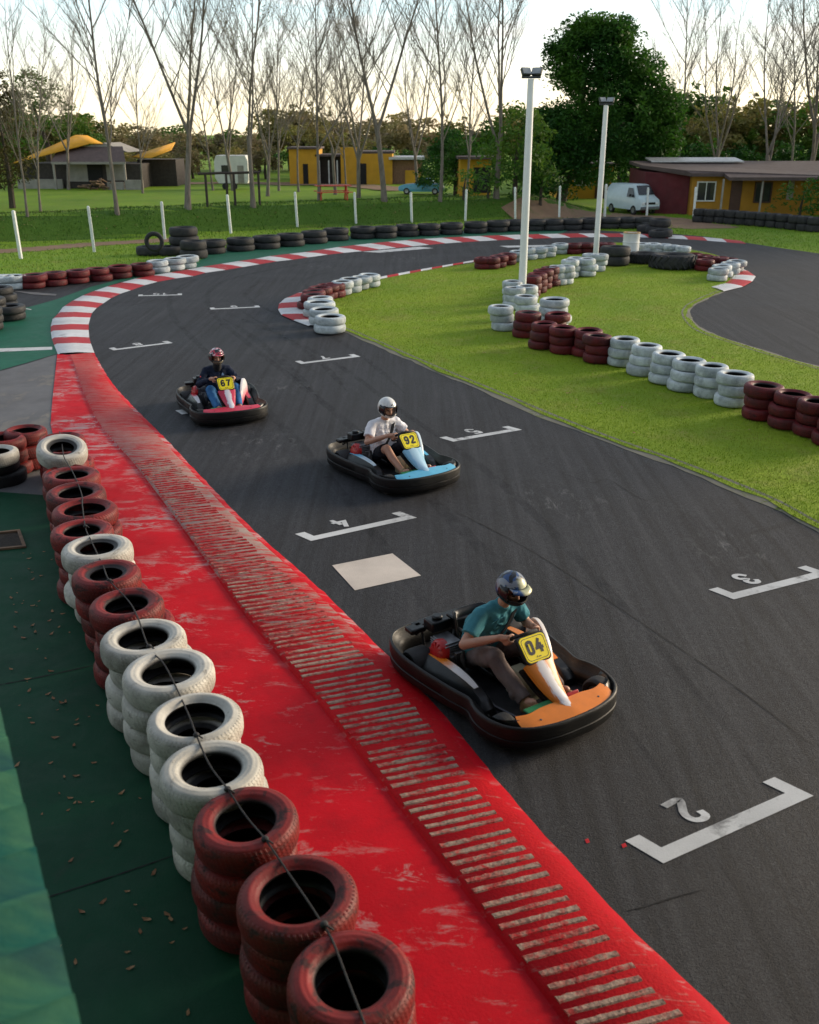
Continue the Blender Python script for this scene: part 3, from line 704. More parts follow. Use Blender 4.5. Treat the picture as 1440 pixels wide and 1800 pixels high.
for i, ((x, y), c) in enumerate(zip(A_ST, TYRE_COL)):
    where = f'the {ordinal(i)} stack from the camera beside the red kerb'
    if i == 15:   # a white tyre lying askew over its neighbour
        stack('r', x, y, 3, where, GL)
        o = tyre('w', x, y - .05, 3 * TH + .05, f'dirty white tyre lying askew on {where}', GL); o.rotation_euler = (math.radians(16), math.radians(-8), 1)
        continue
    if i >= 14:
        stack(c, x, y, 3, where, GL, .03, z0=.03); continue
    cols = {4: 'wwrw', 6: 'rwww'}.get(i)
    cols = None
    stack(c, x, y, 4, where, GL, .02, z0=.012, cols=cols, sc=1.07)
# loose ones to the left of the run
for j, (u, v) in enumerate(((43, 757), (6, 768))):
    x, y = gp(u, v, .56); stack('r', x, y, 3, f'the {["nearer", "outer"][j]} stack left of the kerb row end', GL, .03, z0=.016)
x, y = gp(-4, 800, .40); stack('k', x, y, 2, 'the stack cut by the left edge beyond green floor', 'black tyres at the left edge', cols='kk', sc=1.05)
x, y = gp(-8, 792, .57); tyre('w', x - .02, y, 2 * TH + .02, 'dirty white tyre on the black stack at the left edge', GL)
for j, (u, v, n) in enumerate(((4, 510, 3), (-16, 528, 3), (14, 528, 2), (-26, 545, 3))):
    x, y = gp(u, v, .5); stack('k', x, y, n, f'the {ordinal(j)} stack, heap at left edge by green bend', 'black tyres at the left edge', .06, 1.25, z0=.02)

# island row that crosses the grass
GI = 'tyre stacks on the island'
ISL = [('v', 885, 541, 3), ('d', 927, 552, 3), ('d', 957, 570, 3), ('d', 993, 577, 3), ('d', 1033, 582, 3), ('d', 1055, 592, 3), ('v', 1097, 598, 3), ('v', 1136, 611, 3), ('v', 1174, 624, 3), ('v', 1210, 635, 3), ('v', 1252, 645, 3), ('v', 1297, 660, 3), ('d', 1345, 680, 3), ('d', 1392, 694, 3), ('d', 1436, 707, 3)]
for i, (c, u, v, n) in enumerate(ISL):
    x, y = gp(u, v, .56); stack(c, x, y, n, f'the {ordinal(i)} stack from left, long island row', GI, .025, z0=.03, sc=1.02)
x, y = gp(1480, 722, .56); stack('d', x, y, 3, 'the stack at the right end, long island row', GI, .025, z0=.03)
# group round the first lamp post and the curved row behind
GRP = [('d', 978, 553, 3), ('v', 976, 528, 4), ('v', 926, 523, 3), ('v', 906, 508, 3), ('v', 927, 505, 3), ('v', 905, 497, 3), ('d', 934, 488, 3), ('d', 944, 482, 3), ('d', 955, 476, 3), ('d', 968, 472, 3), ('v', 980, 470, 3), ('v', 995, 469, 3), ('v', 1003, 459, 3), ('v', 1013, 455, 3), ('v', 1033, 457, 3), ('v', 1052, 449, 3), ('v', 1038, 448, 3)]
for i, (c, u, v, n) in enumerate(GRP):
    x, y = gp(u, v, TH * n); stack(c, x, y, n, f'the {ordinal(i)} stack from near end, curved lamp post row', GI, .03, z0=.03, sc=1.25 if i == 1 else 1.0)
# two-high row on the far edge of the island
ROW = [('d', 850, 455, 2), ('d', 862, 454.5, 2), ('d', 876, 452, 2), ('d', 892, 448, 2), ('v', 912, 443, 2), ('v', 930, 439, 2), ('v', 947, 437.5, 2), ('v', 963, 435, 2), ('v', 984, 430.5, 2), ('d', 1008, 430, 2), ('d', 1030, 429, 2), ('d', 1052, 428.5, 2), ('d', 1068, 429, 2)]
for i, (c, u, v, n) in enumerate(ROW):
    x, y = gp(u, v, TH * n); stack(c, x, y, n, f'the {ordinal(i)} stack from left, far island edge', GI, .03, z0=.03, sc=1.12)
# behind the barrel: tractor tyres, white and red ones
def m_lug():
    t = NT('tractor_rubber'); co = t.coord(); s = t.sep(co)
    r = t.math('SQRT', t.math('ADD', t.math('MULTIPLY', s[0], s[0]), t.math('MULTIPLY', s[1], s[1])))
    c = t.mix(t.rng(t.noise(co, 4, 5), .35, .7), (.017, .018, .020), (.040, .039, .037))
    t.out(c, .7, 0, .3); t.bump(t.noise(co, 30, 4), .5, .02); return t.m
M_LUG = m_lug()
def lug_tyre(R, H, nl):
    b = MB().lathe([(r * R / .303, z * H / .19) for r, z in TP], 40, ring=True)
    for k in range(nl):
        a = 2 * PI * k / nl; M_ = rotm('Z', a)
        for sg in (0, 1):
            zc = H * (.28 if sg else .72); M2 = M_ @ rotm('Z', PI / nl * sg) @ Matrix.Translation((R * 1.0, 0, zc)) @ rotm('X', math.radians(38 if sg else -38))
            b.box((0, 0, 0), (R * .07, R * .07, H * .52), 0, M2)
    return b.mesh('tyre', M_LUG, 50)
BIG = lug_tyre(.78, .48, 20); TRK = tyre_mesh('tyre', M_LUG, 40, R=.53, H=.33); TRKL = tyre_mesh('tyre', M_LUG, 40, R=.53, H=.26); TRK2 = lug_tyre(.56, .36, 30)
GT = 'big black tyres behind the white barrel'
for j, (u, v, mesh, h) in enumerate(((1082, 437, TRK, .6), (1132, 441, TRK2, .45), (1184, 448, BIG, .48))):
    x, y = gp(u, v, h)
    tyre('k', x, y, .04, ['black tyre just left of the white barrel', 'black lugged tyre just right of the white barrel', 'huge black tractor tyre right of the white barrel'][j], GT, 1, 1, mesh)
    if j == 0: tyre('k', x, y, .36, 'black tyre lying on another left of the white barrel', GT, 1, 1, mesh)
for j, (u, v) in enumerate(((1132, 431), (1150, 431), (1166, 432), (1182, 434), (1198, 436))):
    x, y = gp(u, v, .5); stack('v', x, y, 3, f'the {ordinal(j)} white stack from left behind the tractor tyre', GI, .04, z0=.03, h=.17)
for j, (u, v) in enumerate(((1222, 447), (1236, 450), (1240, 458), (1252, 453), (1268, 454), (1283, 456))):
    x, y = gp(u, v, .37); stack('d', x, y, 2, f'the {ordinal(j)} red stack from left, island tip', GI, .04, z0=.03, sc=1.05)
for j, (u, v) in enumerate(((1262, 474), (1271, 468), (1282, 463), (1291, 460))):
    x, y = gp(u, v, .37); stack('v', x, y, 2, f'the {ordinal(j)} white stack from near end, island tip', GI, .03, z0=.03, sc=1.12)
# corner of the island by the kerb
CRN = [('v', 580, 558), ('v', 571, 545), ('v', 561, 533), ('v', 562, 525), ('d', 548, 520), ('d', 556, 513), ('d', 565, 507), ('d', 575, 503), ('d', 588, 501), ('v', 601, 497), ('v', 618, 492), ('v', 634, 488), ('v', 650, 484.5)]
for i, (c, u, v) in enumerate(CRN):
    x, y = gp(u, v, .37); stack(c, x, y, 2, f'the {ordinal(i)} stack from near end, left island corner', GI, .03, z0=.03, sc=1.32 if i < 3 else 1.12)
# far left row at the grass edge
FL = [('v', 2, 484), ('v', 24, 483), ('d', 55, 482), ('d', 97, 478), ('d', 137, 474), ('d', 173, 470), ('d', 210, 466), ('d', 246, 462.5), ('v', 277, 457), ('v', 304, 453), ('v', 327, 450)]
for i, (c, u, v) in enumerate(FL):
    x, y = gp(u, v, .42); stack(c, x, y, 2, f'the {ordinal(i)} stack from the left in the grass edge row', 'tyre stacks along the left grass edge', .03, z0=.005, sc=1.30, h=.205)
# black truck tyres along the far bend
GF = 'black truck tyres along the far bend'
FB = [(372, 420), (420, 416), (467, 412.5), (510, 408.5), (554, 404), (592, 399.5), (638, 397), (677, 396), (715, 393.5), (754, 392), (794, 390.5), (837, 388.5), (874, 386.5), (902, 385), (940, 384.5), (973, 384), (1004, 383), (1036, 382), (1070, 381), (1102, 380.5), (1132, 381)]
for i, (u, v) in enumerate(FB):
    x, y = gp(u, v, .55)
    for k in range(2):
        tyre('k', x + random.gauss(0, .03), y + random.gauss(0, .03), .01 + k * .25, f'black truck tyre, {["lower", "upper"][k]} of the {ordinal(i)} pair from the left along the far bend', GF, 1.2, random.uniform(1.0, 1.10), TRKL)
for j, (u, v, z, sc) in enumerate(((266, 437, 0, 1.1), (300, 437, 0, 1.05), (325, 434, 0, 1.15), (325, 434, .33, 1.12), (325, 434, .66, 1.08), (341, 443, 0, 1.0), (341, 443, .32, .98))):
    x, y = gp(u, v + 4, .15); tyre('k', x, y, .01 + z, f'black truck tyre, {ordinal(j)} of the heap at the start of the far bend', GF, 1, sc, TRK)
o = tyre('k', *gp(272, 430, .6), .72, 'black tyre standing upright on the heap before the far bend', GF, 0, 1.25); o.rotation_euler = (PI / 2, 0, .2)
for j, (u, v) in enumerate(((1142, 393), (1156, 396), (1147, 388), (1163, 401))):
    x, y = gp(u, v, .4); tyre('k', x, y, .01, f'black truck tyre, {ordinal(j)} of the heap ending the far bend', GF, 5, 1.05, TRK)
    if j == 1: tyre('k', x + .1, y, .36, 'black truck tyre topping the heap ending the far bend', GF, 5, 1.0, TRK)
for i in range(12):
    u = 1232 + 18.5 * i; v = 366 + .9 * i + .14 * i * i * .3
    x, y = gp(u, v, .7)
    for k in range(2):
        tyre('k', x, y + random.gauss(0, .05), .01 + k * .34, f'black tyre, {["lower", "upper"][k]} of the {ordinal(i)} pair from left, wall before the yellow house', 'black tyre wall by the yellow house', 1.2, .72, TRK)

# rope lashed over the near row
RP = [(660, 1850), (640, 1798), (612, 1720), (583, 1650), (570, 1625), (545, 1590), (505, 1527), (466, 1475), (432, 1430), (400, 1387), (368, 1340), (345, 1292), (328, 1245), (290, 1170), (262, 1136), (242, 1085), (225, 1052), (192, 1020), (180, 990), (160, 950), (150, 925), (145, 890), (143, 865), (128, 830), (112, 800), (108, 770), (104, 756)]
MROPE = mat('rope_black', (.018, .018, .02), .8, bump=.4)
rp = spline([(*gp(u, v, .775), .768 + (.008 if i % 2 else -.012)) for i, (u, v) in enumerate(RP)], 170)
rope = tag(MB().tube(rp, .0062, 6).build('rope', MROPE), 'thin black rope lashed along the tops of the tyre row', 'rope')
for u, v in ((570, 1625), (466, 1475), (400, 1387), (345, 1292), (262, 1136), (192, 1020), (150, 925)):
    x, y = gp(u, v, .775); b = MB(); b.ball((x, y, .775), (.022, .022, .016)); b.tube([(x, y, .776), (x + .03, y - .03, .785), (x + .05, y - .035, .772)], .006, 5)
    b.build('knot', MROPE, rope)

# ------------------------------------------------------------------ barrel, posts, lamp posts
x, y = gp(1107, 458, .03)
brl = tag(MB().lathe([(0, 0), (.29, 0), (.30, .02), (.29, .04), (.285, .28), (.300, .30), (.285, .32), (.285, .58), (.300, .60), (.285, .62), (.285, .86), (.30, .885), (.295, .905), (.27, .905), (.265, .88), (0, .875)], 36).build('barrel', mat('barrel_white', (.66, .67, .64), .45, var=.10, scale=5)), 'white steel barrel standing among the black tyres on the island', 'barrel')
brl.location = (x, y, .03); brl.scale = (1.05, 1.05, 1.12)
MB().lathe([(.302, .885), (.302, .912), (.262, .912), (.262, .885)], 36, ring=True).build('rim', mat('barrel_rust', (.40, .25, .12), .8, var=.4), brl)
M_POST = mat('post_white', (.66, .68, .66), .7, var=.14, scale=9, bump=.3)
POSTS = [(37, 455, 377), (166, 443, 369), (290, 421, 360), (406, 410, 348), (523, 399, 343), (626, 393, 343), (724, 391, 343), (818, 389, 338), (906, 387, 334), (983, 384, 332), (1063, 381, 329), (1137, 379, 334), (1219, 386, 334)]
for i, (u, v0, v1) in enumerate(POSTS):
    p = hit(u, v0); h_ = (v0 - v1) / FX * (p.y * cP + (CAM_H - p.z) * sP) / .96
    b = MB(); b.box((0, 0, h_ / 2), (.11, .11, h_)); b.loft([[(-.055, -.055, h_), (.055, -.055, h_), (.055, .055, h_), (-.055, .055, h_)], [(-.02, -.02, h_ + .03), (.02, -.02, h_ + .03), (.02, .02, h_ + .03), (-.02, .02, h_ + .03)]])
    where = f'{ordinal(i)} from the left along the far tyre wall' if i < 12 else 'last on the right before the yellow house'
    o = tag(b.build('fence_post', M_POST, bevel=.01), f'slim white concrete fence post, {where}', 'fence post', 'white fence posts along the bank')
    o.location = p - Vector((0, 0, .02)); o.rotation_euler = (random.gauss(0, .015), random.gauss(-.02, .02), random.gauss(0, .2))
M_POLE = mat('pole_white', (.70, .71, .70), .4, var=.06, scale=3); M_LAMPB = mat('lamp_housing', (.035, .04, .045), .5); M_LGL = mat('lamp_glass', (.25, .27, .28), .12)
for i, (u, vb, vt) in enumerate(((917, 532, 140), (1047, 452, 186))):
    x, y = gp(u, vb); zc = y * cP + CAM_H * sP
    k_ = (900 - vt) / FX; h_ = CAM_H + y * (k_ * cP - sP) / (cP + k_ * sP)
    t = thing('lamp_post', ['tall white lamp post with twin floodlights, the nearer one', 'white lamp post with floodlights, farther off before the dark tree'][i], 'lamp post', (x, y, .02), 0, 'white lamp posts on the island')
    rr = .105 if i == 0 else .10
    MB().lathe([(rr * 1.05, 0), (rr, h_ * .5), (rr * .86, h_), (0, h_)], 20).build('pole', M_POLE, t)
    b = MB(); b.box((0, 0, h_ + .04), (.5, .06, .06)); b.build('bracket', M_LAMPB, t, bevel=.008)
    for s in (-1, 1):
        M_ = Matrix.Translation((s * .16, .02, h_ + .15)) @ rotm('Z', s * -.5) @ rotm('X', -.55) @ Matrix.Scale(.82, 4)
        b = MB(); b.loft([[(-.17, -.10, -.12), (.17, -.10, -.12), (.17, -.10, .12), (-.17, -.10, .12)], [(-.16, .0, -.11), (.16, .0, -.11), (.16, .0, .11), (-.16, .0, .11)], [(-.08, .10, -.06), (.08, .10, -.06), (.08, .10, .06), (-.08, .10, .06)]], M=M_)
        o = b.build('floodlight', M_LAMPB, t, bevel=.01)
        b = MB(); b.box((0, -.104, 0), (.29, .006, .19), M=M_); b.build('lens', M_LGL, o)

# ------------------------------------------------------------------ green corrugated roof and drain at the left
def m_roof():
    t = NT('roof_green'); co = t.coord()
    a = t.rng(t.noise(t.vmul(co, (.5, 3, 1)), 2.4, 6, .65, .5), .35, .66)
    c = t.mix(a, (.002, .050, .046), (.030, .10, .058))
    c = t.mix(t.rng(t.noise(t.vmul(co, (.6, 4, 1)), 1.6, 5), .5, .68, 0, .8), c, (.002, .028, .040))
    c = t.mix(t.rng(t.noise(co, 5, 6, .7), .66, .74, 0, .8), c, (.20, .07, .03))
    t.out(c, .8, 0, .12); t.bump(t.noise(co, 40, 4), .3, .01); return t.m
RZ = 2.35
e0, e1 = np.array(gp(-6, 1230, RZ)), np.array(gp(150, 1840, RZ)); dv = e1 - e0; Lr = np.linalg.norm(dv); dv /= Lr
rt_ = np.array([-dv[1], dv[0]]); rt_ = rt_ if rt_[0] < 0 else -rt_
lowdir = rt_
sh = thing('shed', 'low shed with a green corrugated roof at the lower left edge', 'shed')
b = MB(); q = []
ts = np.arange(-.6, Lr + 1.6, .02)
prof = lambda s: .044 * (1 - abs(math.sin(PI * s / .215)) ** .8) * 2
for s in ts:
    p = e0 + dv * s
    wob = .006 * math.sin(s * 5)
    q.append([(*(p + lowdir * r + dv * .10 * r), RZ + prof(s) + .10 * r + wob) for r in (0, .5, 1.2, 2.4)])
b.loft(q, 0, False, False)
o = b.build('roof', m_roof(), sh, smooth=60); sd = o.modifiers.new('s', 'SOLIDIFY'); sd.thickness = .006
b = MB(); a0, a1 = e0 + lowdir * .22 - dv * .3, e1 + lowdir * .22 + dv * .8
b.loft([[(*a0, .0), (*a1, .0), (*(a1 + lowdir * 2.2), .0), (*(a0 + lowdir * 2.2), .0)], [(*a0, RZ - .05), (*a1, RZ - .05), (*(a1 + lowdir * 2.2), RZ + .1), (*(a0 + lowdir * 2.2), RZ + .1)]])
b.build('wall', mat('shed_green', (.02, .10, .06), .7), sh, smooth=0)
dq = [gp(*p) for p in ((-40, 944), (36, 936), (47, 966), (-44, 975))]; dr = thing('drain', 'open rusty drain pit with leaves in the green floor', 'drain')
b = MB(); cen = np.mean(np.array(dq), 0)
inn = [tuple(np.array(p) * .86 + cen * .14) for p in dq]
b.loft([[(*p, .021) for p in dq], [(*p, .045) for p in dq], [(*p, .045) for p in inn], [(*p, .024) for p in inn]], 0, False); b.build('frame', mat('drain_rust', (.16, .10, .06), .85, var=.4), dr)
b = MB(); b.add([(*p, .0235) for p in inn], [(0, 1, 2, 3)]); b.build('pit', mat('drain_dark', (.03, .022, .015), .95, var=.5, scale=25, bump=.6), dr)

# ------------------------------------------------------------------ go-karts
K_BLK = mat('kart_black', (.004, .0045, .005), .36, var=.25, scale=9, bump=.08, spec=.4)
def m_bumper():
    t = NT('bumper_black'); co = t.coord()
    w = t.noise(t.vmul(co, (1.5, 1.5, 14)), 5, 7, .7, .4)
    c = t.mix(t.rng(w, .52, .72, 0, .75), (.0035, .0035, .004), (.022, .020, .017))
    t.out(c, t.rng(w, .3, .7, .36, .6), 0, .35); t.bump(w, .35, .01); return t.m
K_BUMP = m_bumper()
K_RUB = mat('kart_rubber', (.014, .014, .015), .75, var=.3, bump=.25); K_RIM = mat('kart_rim', (.30, .30, .31), .35, .8)
K_STEEL = mat('kart_steel', (.10, .10, .11), .35, .9); K_ALU = mat('engine_alloy', (.22, .22, .23), .4, .8, var=.3)
K_REDC = mat('starter_red', (.42, .008, .010), .35, var=.15); K_TRAY = mat('kart_tray', (.05, .05, .055), .5, .5, var=.4)
K_YEL = mat('plate_yellow', (.90, .74, .0), .42, var=.04, scale=3); K_INK = mat('plate_ink', (.010, .010, .012), .5)
K_TANK = mat('fuel_tank', (.36, .35, .24), .4, var=.15); K_GREEN = mat('pedal_green', (.01, .16, .05), .5); K_PRED = mat('pedal_red', (.40, .01, .02), .45)
K_STICK = mat('sticker_white', (.62, .63, .64), .45, var=.2, scale=30)
OLh = [(.97, 0), (.96, .22), (.905, .44), (.80, .585), (.66, .655), (.50, .675), (.36, .655), (.24, .615), (.10, .615), (-.08, .645), (-.35, .68), (-.60, .685), (-.80, .63), (-.92, .50), (-.965, .25), (-.97, 0)]
OL = OLh + [(x, -y) for x, y in OLh[-2:0:-1]]
OL = [(x * 1.10 if x < 0 else x - .05 * min(1, max(0, x - .2) / .5), y * (.96 if x > .2 else 1)) for x, y in OL]
OLS = spline(OL, 112, True)
_t = np.roll(OLS, -1, 0) - np.roll(OLS, 1, 0); _n = np.stack([-_t[:, 1], _t[:, 0]], 1); _n /= np.linalg.norm(_n, axis=1)[:, None]
if np.dot(_n[0], [1, 0]) > 0: _n = -_n          # inward
def inset(d): return OLS + _n * d
def m_split(name, a, b_, c_=None, axis=1, k=.06):
    """printed panel: white middle fading by hatched strokes into the kart's colour"""
    t = NT(name); co = t.coord(); s = t.sep(co)
    n = t.noise(t.vmul(co, (3, 14, 3)), 3, 4)
    f = t.rng(t.math('ADD', t.math('ABSOLUTE', s[axis]), t.math('MULTIPLY', t.math('SUBTRACT', n, .5), .08)), k * .85, k * 1.15)
    t.out(t.mix(f, a, b_), .4, 0, .5); return t.m
def m_fade(name, a, b_, axis, lo, hi):
    t = NT(name); co = t.coord(); s = t.sep(co); n = t.noise(t.vmul(co, (6, 6, 30)), 4, 5)
    f = t.rng(t.math('ADD', s[axis], t.math('MULTIPLY', t.math('SUBTRACT', n, .5), .16)), lo, hi)
    t.out(t.mix(f, a, b_), .4, 0, .5); return t.m
def make_kart(num, label, loc, yaw, main, pale, stripe):
    kt = thing('go_kart', label, 'go kart', (*loc, .014), math.radians(yaw), 'racing go-karts')
    nm = str(num); mm = mat('kart_paint_' + nm, main, .38, var=.07, scale=12)
    # bumper band all round
    pr = [(.040, .045), (.012, .060), (.002, .085), (.0, .135), (.008, .140), (.008, .150), (.0, .155), (.0, .232), (.003, .250), (.010, .258), (.024, .259), (.030, .252), (.034, .235), (.085, .190), (.110, .165), (.112, .10), (.075, .05)]
    b = MB(); b.loft([[(x, y, z + .018 * max(0, (-x)) * (1 if z > .15 else 0)) for x, y in inset(d)] for d, z in pr], 0, False, True, True)
    b.build('bumper', K_BUMP, kt, smooth=50)
    b = MB(); b.loft([[(x, y, z) for x, y in inset(.09)] for z in (.045, .06)]); b.build('floor_tray', K_TRAY, kt, smooth=20)
    # moulded nose between the bumper and the front wheels
    fr = [(x, y) for x, y in inset(.05) if x > .50]; fr.sort(key=lambda p: p[1])
    b = MB(); n = len(fr); mid = []
    for i, (x, y) in enumerate(fr):
        t_ = 1 - abs(y) / .66
        xi = .60 + .06 * t_; mid.append((min(x - .01, xi), y * .94))
    b.loft([[(x, y, .236) for x, y in fr], [(x * .6 + m[0] * .4, y, .252 + .02 * math.exp(-((abs(y) - .5) / .12) ** 2)) for (x, y), m in zip(fr, mid)], [(m[0], m[1], .215) for m in mid], [(m[0] - .02, m[1], .10) for m in mid]], 0, False, False)
    o = b.build('nose', K_BLK, kt, smooth=50); sd = o.modifiers.new('s', 'SOLIDIFY'); sd.thickness = .012
    # coloured front fairing, a shallow crescent in two steps
    fe = [(.775, -.47), (.845, -.37), (.885, -.2), (.90, 0), (.885, .2), (.845, .37), (.775, .47)]
    be = [(.665, -.445), (.700, -.34), (.690, -.2), (.700, 0), (.690, .2), (.700, .34), (.665, .445)]
    fs_ = spline(fe, 29); bs_ = spline(be, 29); b = MB()
    hz = lambda y: .243 + .02 * (1 - abs(y) / .47)
    b.loft([[(x, y, .205) for x, y in fs_], [(x, y, hz(y)) for x, y in fs_], [(x * .5 + X * .5, y, hz(y) + .022) for (x, y), (X, _) in zip(fs_, bs_)], [(x, y, hz(y) + .028) for x, y in bs_], [(x, y, .205) for x, y in bs_]], 0, False, False)
    b.build('front_fairing', mm, kt, smooth=40)
    b = MB()
    for y in (-.30, 0, .30): b.ball((.80, y, hz(y) + .016), (.011, .011, .006), nu=8, nv=5)
    b.build('bolt', K_STEEL, kt)
    # side pods with printed strips
    for s in (-1, 1):
        sec = [(-.72, .17), (-.62, .225), (-.40, .265), (-.12, .275), (.10, .255), (.26, .205), (.33, .14)]; b = MB()
        out = lambda x: float(np.interp(x, [-.8, -.6, -.35, -.08, .1, .24, .36], [.53, .585, .58, .545, .515, .515, .55]))
        b.loft([[(x, s * .35, .07), (x, s * .37, zt - .02), (x, s * .39, zt), (x, s * .47, zt), (x, s * (out(x) - .02), zt * .72), (x, s * out(x), zt * .5), (x, s * out(x), .07)] for x, zt in spline(sec, 18)])
        p = b.build('side_pod', K_BLK, kt, smooth=40)
        b = MB(); L = []
        for x, zt in spline(sec, 26)[1:21]:
            w = .006 + .034 * math.sin(PI * min(1, max(0, (x + .66) / .88))) ** .6 if -.66 < x < .22 else .004
            L.append([(x, s * (.43 - w), zt + .001), (x, s * (.43 - w), zt + .006), (x, s * (.43 + w * .9), zt + .006), (x, s * (.43 + w), zt - .004)])
        b.loft(L); b.build('strip', m_fade('strip_%s_%d' % (nm, s), pale, main if s < 0 else pale, 0, -.15, -.30) if s < 0 else mm, p, smooth=40)
    # tall side cover beside the driver (kart's left)
    cy = lambda x: -.36 * x
    pl = spline([(-.30, .20), (-.27, .40), (-.14, .53), (.04, .545), (.20, .46), (.30, .33), (.33, .20)], 22)
    b = MB(); b.loft([[(x, .340 + cy(x), z) for x, z in pl], [(x, .360 + cy(x), z) for x, z in pl], [(x * .97, .380 + cy(x), z * .985) for x, z in pl], [(x * .9, .390 + cy(x), .2 + (z - .2) * .9) for x, z in pl]])
    b.build('side_cover', m_fade('cover_' + nm, main, pale, 2, .22, .42), kt, smooth=40)
    # wheels
    for x, y, R, Wd in ((.60, .50, .132, .13), (.60, -.50, .132, .13), (-.60, .505, .142, .20), (-.60, -.505, .142, .20)):
        M_ = Matrix.Translation((x, y, R)) @ rotm('Z', .14 if x > 0 else 0) @ rotm('X', PI / 2)
        h = Wd / 2
        pr = [(R * .5, -h * .7), (R * .62, -h * .95), (R * .85, -h), (R * .97, -h * .8), (R, -h * .4), (R, h * .4), (R * .97, h * .8), (R * .85, h), (R * .62, h * .95), (R * .5, h * .7)]
        b = MB(); b.lathe(pr, 32, M=M_, ring=True); w_ = b.build('wheel', K_RUB, kt, smooth=45)
        b = MB(); b.lathe([(0, -h * .3), (R * .3, -h * .35), (R * .48, -h * .75), (R * .53, -h * .75), (R * .53, h * .75), (R * .48, h * .75), (R * .3, h * .35), (0, h * .3)], 20, M=M_); b.build('rim', K_RIM, w_)
    b = MB(); b.tube([(-.60, -.46, .142), (-.60, .46, .142)], .018, 10); b.tube([(.60, -.42, .13), (.52, -.30, .10), (.52, .30, .10), (.60, .42, .13)], .014, 8)
    for s in (-1, 1):
        b.tube([(-.80, s * .30, .09), (-.3, s * .28, .075), (.25, s * .30, .075), (.72, s * .20, .08), (.80, 0, .09)], .016, 8)
    b.tube([(-.80, -.40, .30), (-.86, -.30, .31), (-.86, .30, .31), (-.80, .40, .30)], .016, 8); b.tube([(-.80, -.30, .09), (-.86, -.30, .31)], .014, 8); b.tube([(-.80, .30, .09), (-.86, .30, .31)], .014, 8)
    b.build('chassis', K_STEEL, kt)
    # seat
    path = [(.02, .17), (-.12, .12), (-.30, .095), (-.44, .13), (-.52, .24), (-.57, .40), (-.62, .55)]; L = []
    for i, (x, z) in enumerate(spline(path, 16)):
        t_ = i / 15; wd_ = .18 + .02 * math.sin(PI * t_); side = .05 + .12 * math.sin(PI * min(1, t_ * 1.15)) ** .8
        row = []
        for j in range(11):
            a = -1 + 2 * j / 10; row.append((x + (.10 * a ** 4 if t_ > .55 else 0), wd_ * math.copysign(min(1, abs(a) * 1.15), a), z + side * max(0, abs(a) - .55) / .45 * (1 if t_ < .7 else .4)))
        L.append(row)
    b = MB(); b.loft(L, 0, False, False); o = b.build('seat', K_BLK, kt, smooth=50); sd = o.modifiers.new('s', 'SOLIDIFY'); sd.thickness = .015
    # engine on the right of the seat
    b = MB(); b.box((-.47, -.27, .17), (.26, .15, .20)); b.box((-.48, -.29, .32), (.20, .16, .12))
    for k in range(6): b.box((-.48, -.29, .25 + k * .022), (.24, .19, .008))
    b.box((-.36, -.25, .24), (.07, .10, .12)); b.tube([(-.40, -.20, .30), (-.34, -.17, .36), (-.42, -.12, .40), (-.6, -.12, .38)], .020, 8)
    for k in range(8):
        a = random.random() * 6; b.tube([(-.36 + .03 * math.cos(a), -.24, .30), (-.31, -.21 - .05 * random.random(), .22), (-.28, -.23, .14)], .008, 5)
    en = b.build('engine', K_ALU, kt, bevel=.006)
    M_ = Matrix.Translation((-.45, -.385, .290)) @ rotm('X', PI / 2 - .25) @ Matrix.Scale(.86, 4) @ rotm('Y', .0)
    b = MB(); b.lathe([(0, .060), (.05, .060), (.10, .048), (.125, .02), (.128, -.03), (0, -.03)], 28, M=M_)
    for k in range(10): b.box((0, 0, 0), (.05, .008, .012), 0, M_ @ rotm('Z', k * PI / 5) @ Matrix.Translation((.072, 0, .058)))
    b.build('starter_cover', K_REDC, en, smooth=40)
    b = MB(); b.box((-.66, -.27, .44), (.15, .20, .10)); b.box((-.62, -.06, .43), (.16, .18, .12)); b.lathe([(0, .0), (.05, 0), (.05, .03), (0, .03)], 16, M=Matrix.Translation((-.66, -.27, .49))); b.build('air_box', K_BLK, en, bevel=.018)
    b = MB(); b.box((-.70, .14, .40), (.14, .26, .10)); b.box((-.82, -.12, .36), (.10, .60, .07)); b.box((-.78, -.42, .37), (.12, .16, .05)); b.build('rear_guard', K_BLK, kt, bevel=.015)
    b = MB(); b.box((-.70, .10, .452), (.10, .16, .004)); b.build('sticker', K_STICK, kt)
    b = MB(); b.tube([(-.75, .06, .30), (-.75, .34, .30)], .05, 14); b.tube([(-.48, -.22, .36), (-.62, -.1, .37), (-.74, .08, .31)], .018, 8); b.build('exhaust', K_STEEL, kt)
    # fuel tank, column, pedals
    b = MB(); b.loft([[(.10 + i * .26, y * w_, z) for y, z in ((-1, .08), (-1, .26), (-.8, .31), (.8, .31), (1, .26), (1, .08))] for i, w_ in ((0, .09), (1, .08))]); b.build('fuel_tank', K_TANK, kt, bevel=.015)
    WC = Vector((.15, 0, .60)); WN = Vector((-.62, 0, .78)).normalized(); WT = Vector((.78, 0, .62)).normalized(); WY = Vector((0, 1, 0))
    b = MB(); ring = [WC + (WY * math.cos(a) + WT * math.sin(a)) * .145 for a in np.linspace(0, 2 * PI, 40, endpoint=False)]
    b.tube(ring, .0145, 10, closed=True)
    sw = b.build('steering_wheel', K_RUB, kt)
    b = MB()
    for a in (0, PI, -PI / 2): b.tube([WC - WN * .025, WC - WN * .01 + (WY * math.cos(a) + WT * math.sin(a)) * .14], .011, 6)
    b.lathe([(0, .012), (.04, .012), (.045, 0), (.04, -.02), (0, -.02)], 18, M=Matrix.Translation(WC - WN * .02) @ WN.to_track_quat('Z', 'Y').to_matrix().to_4x4()); b.build('spokes', K_STEEL, sw)
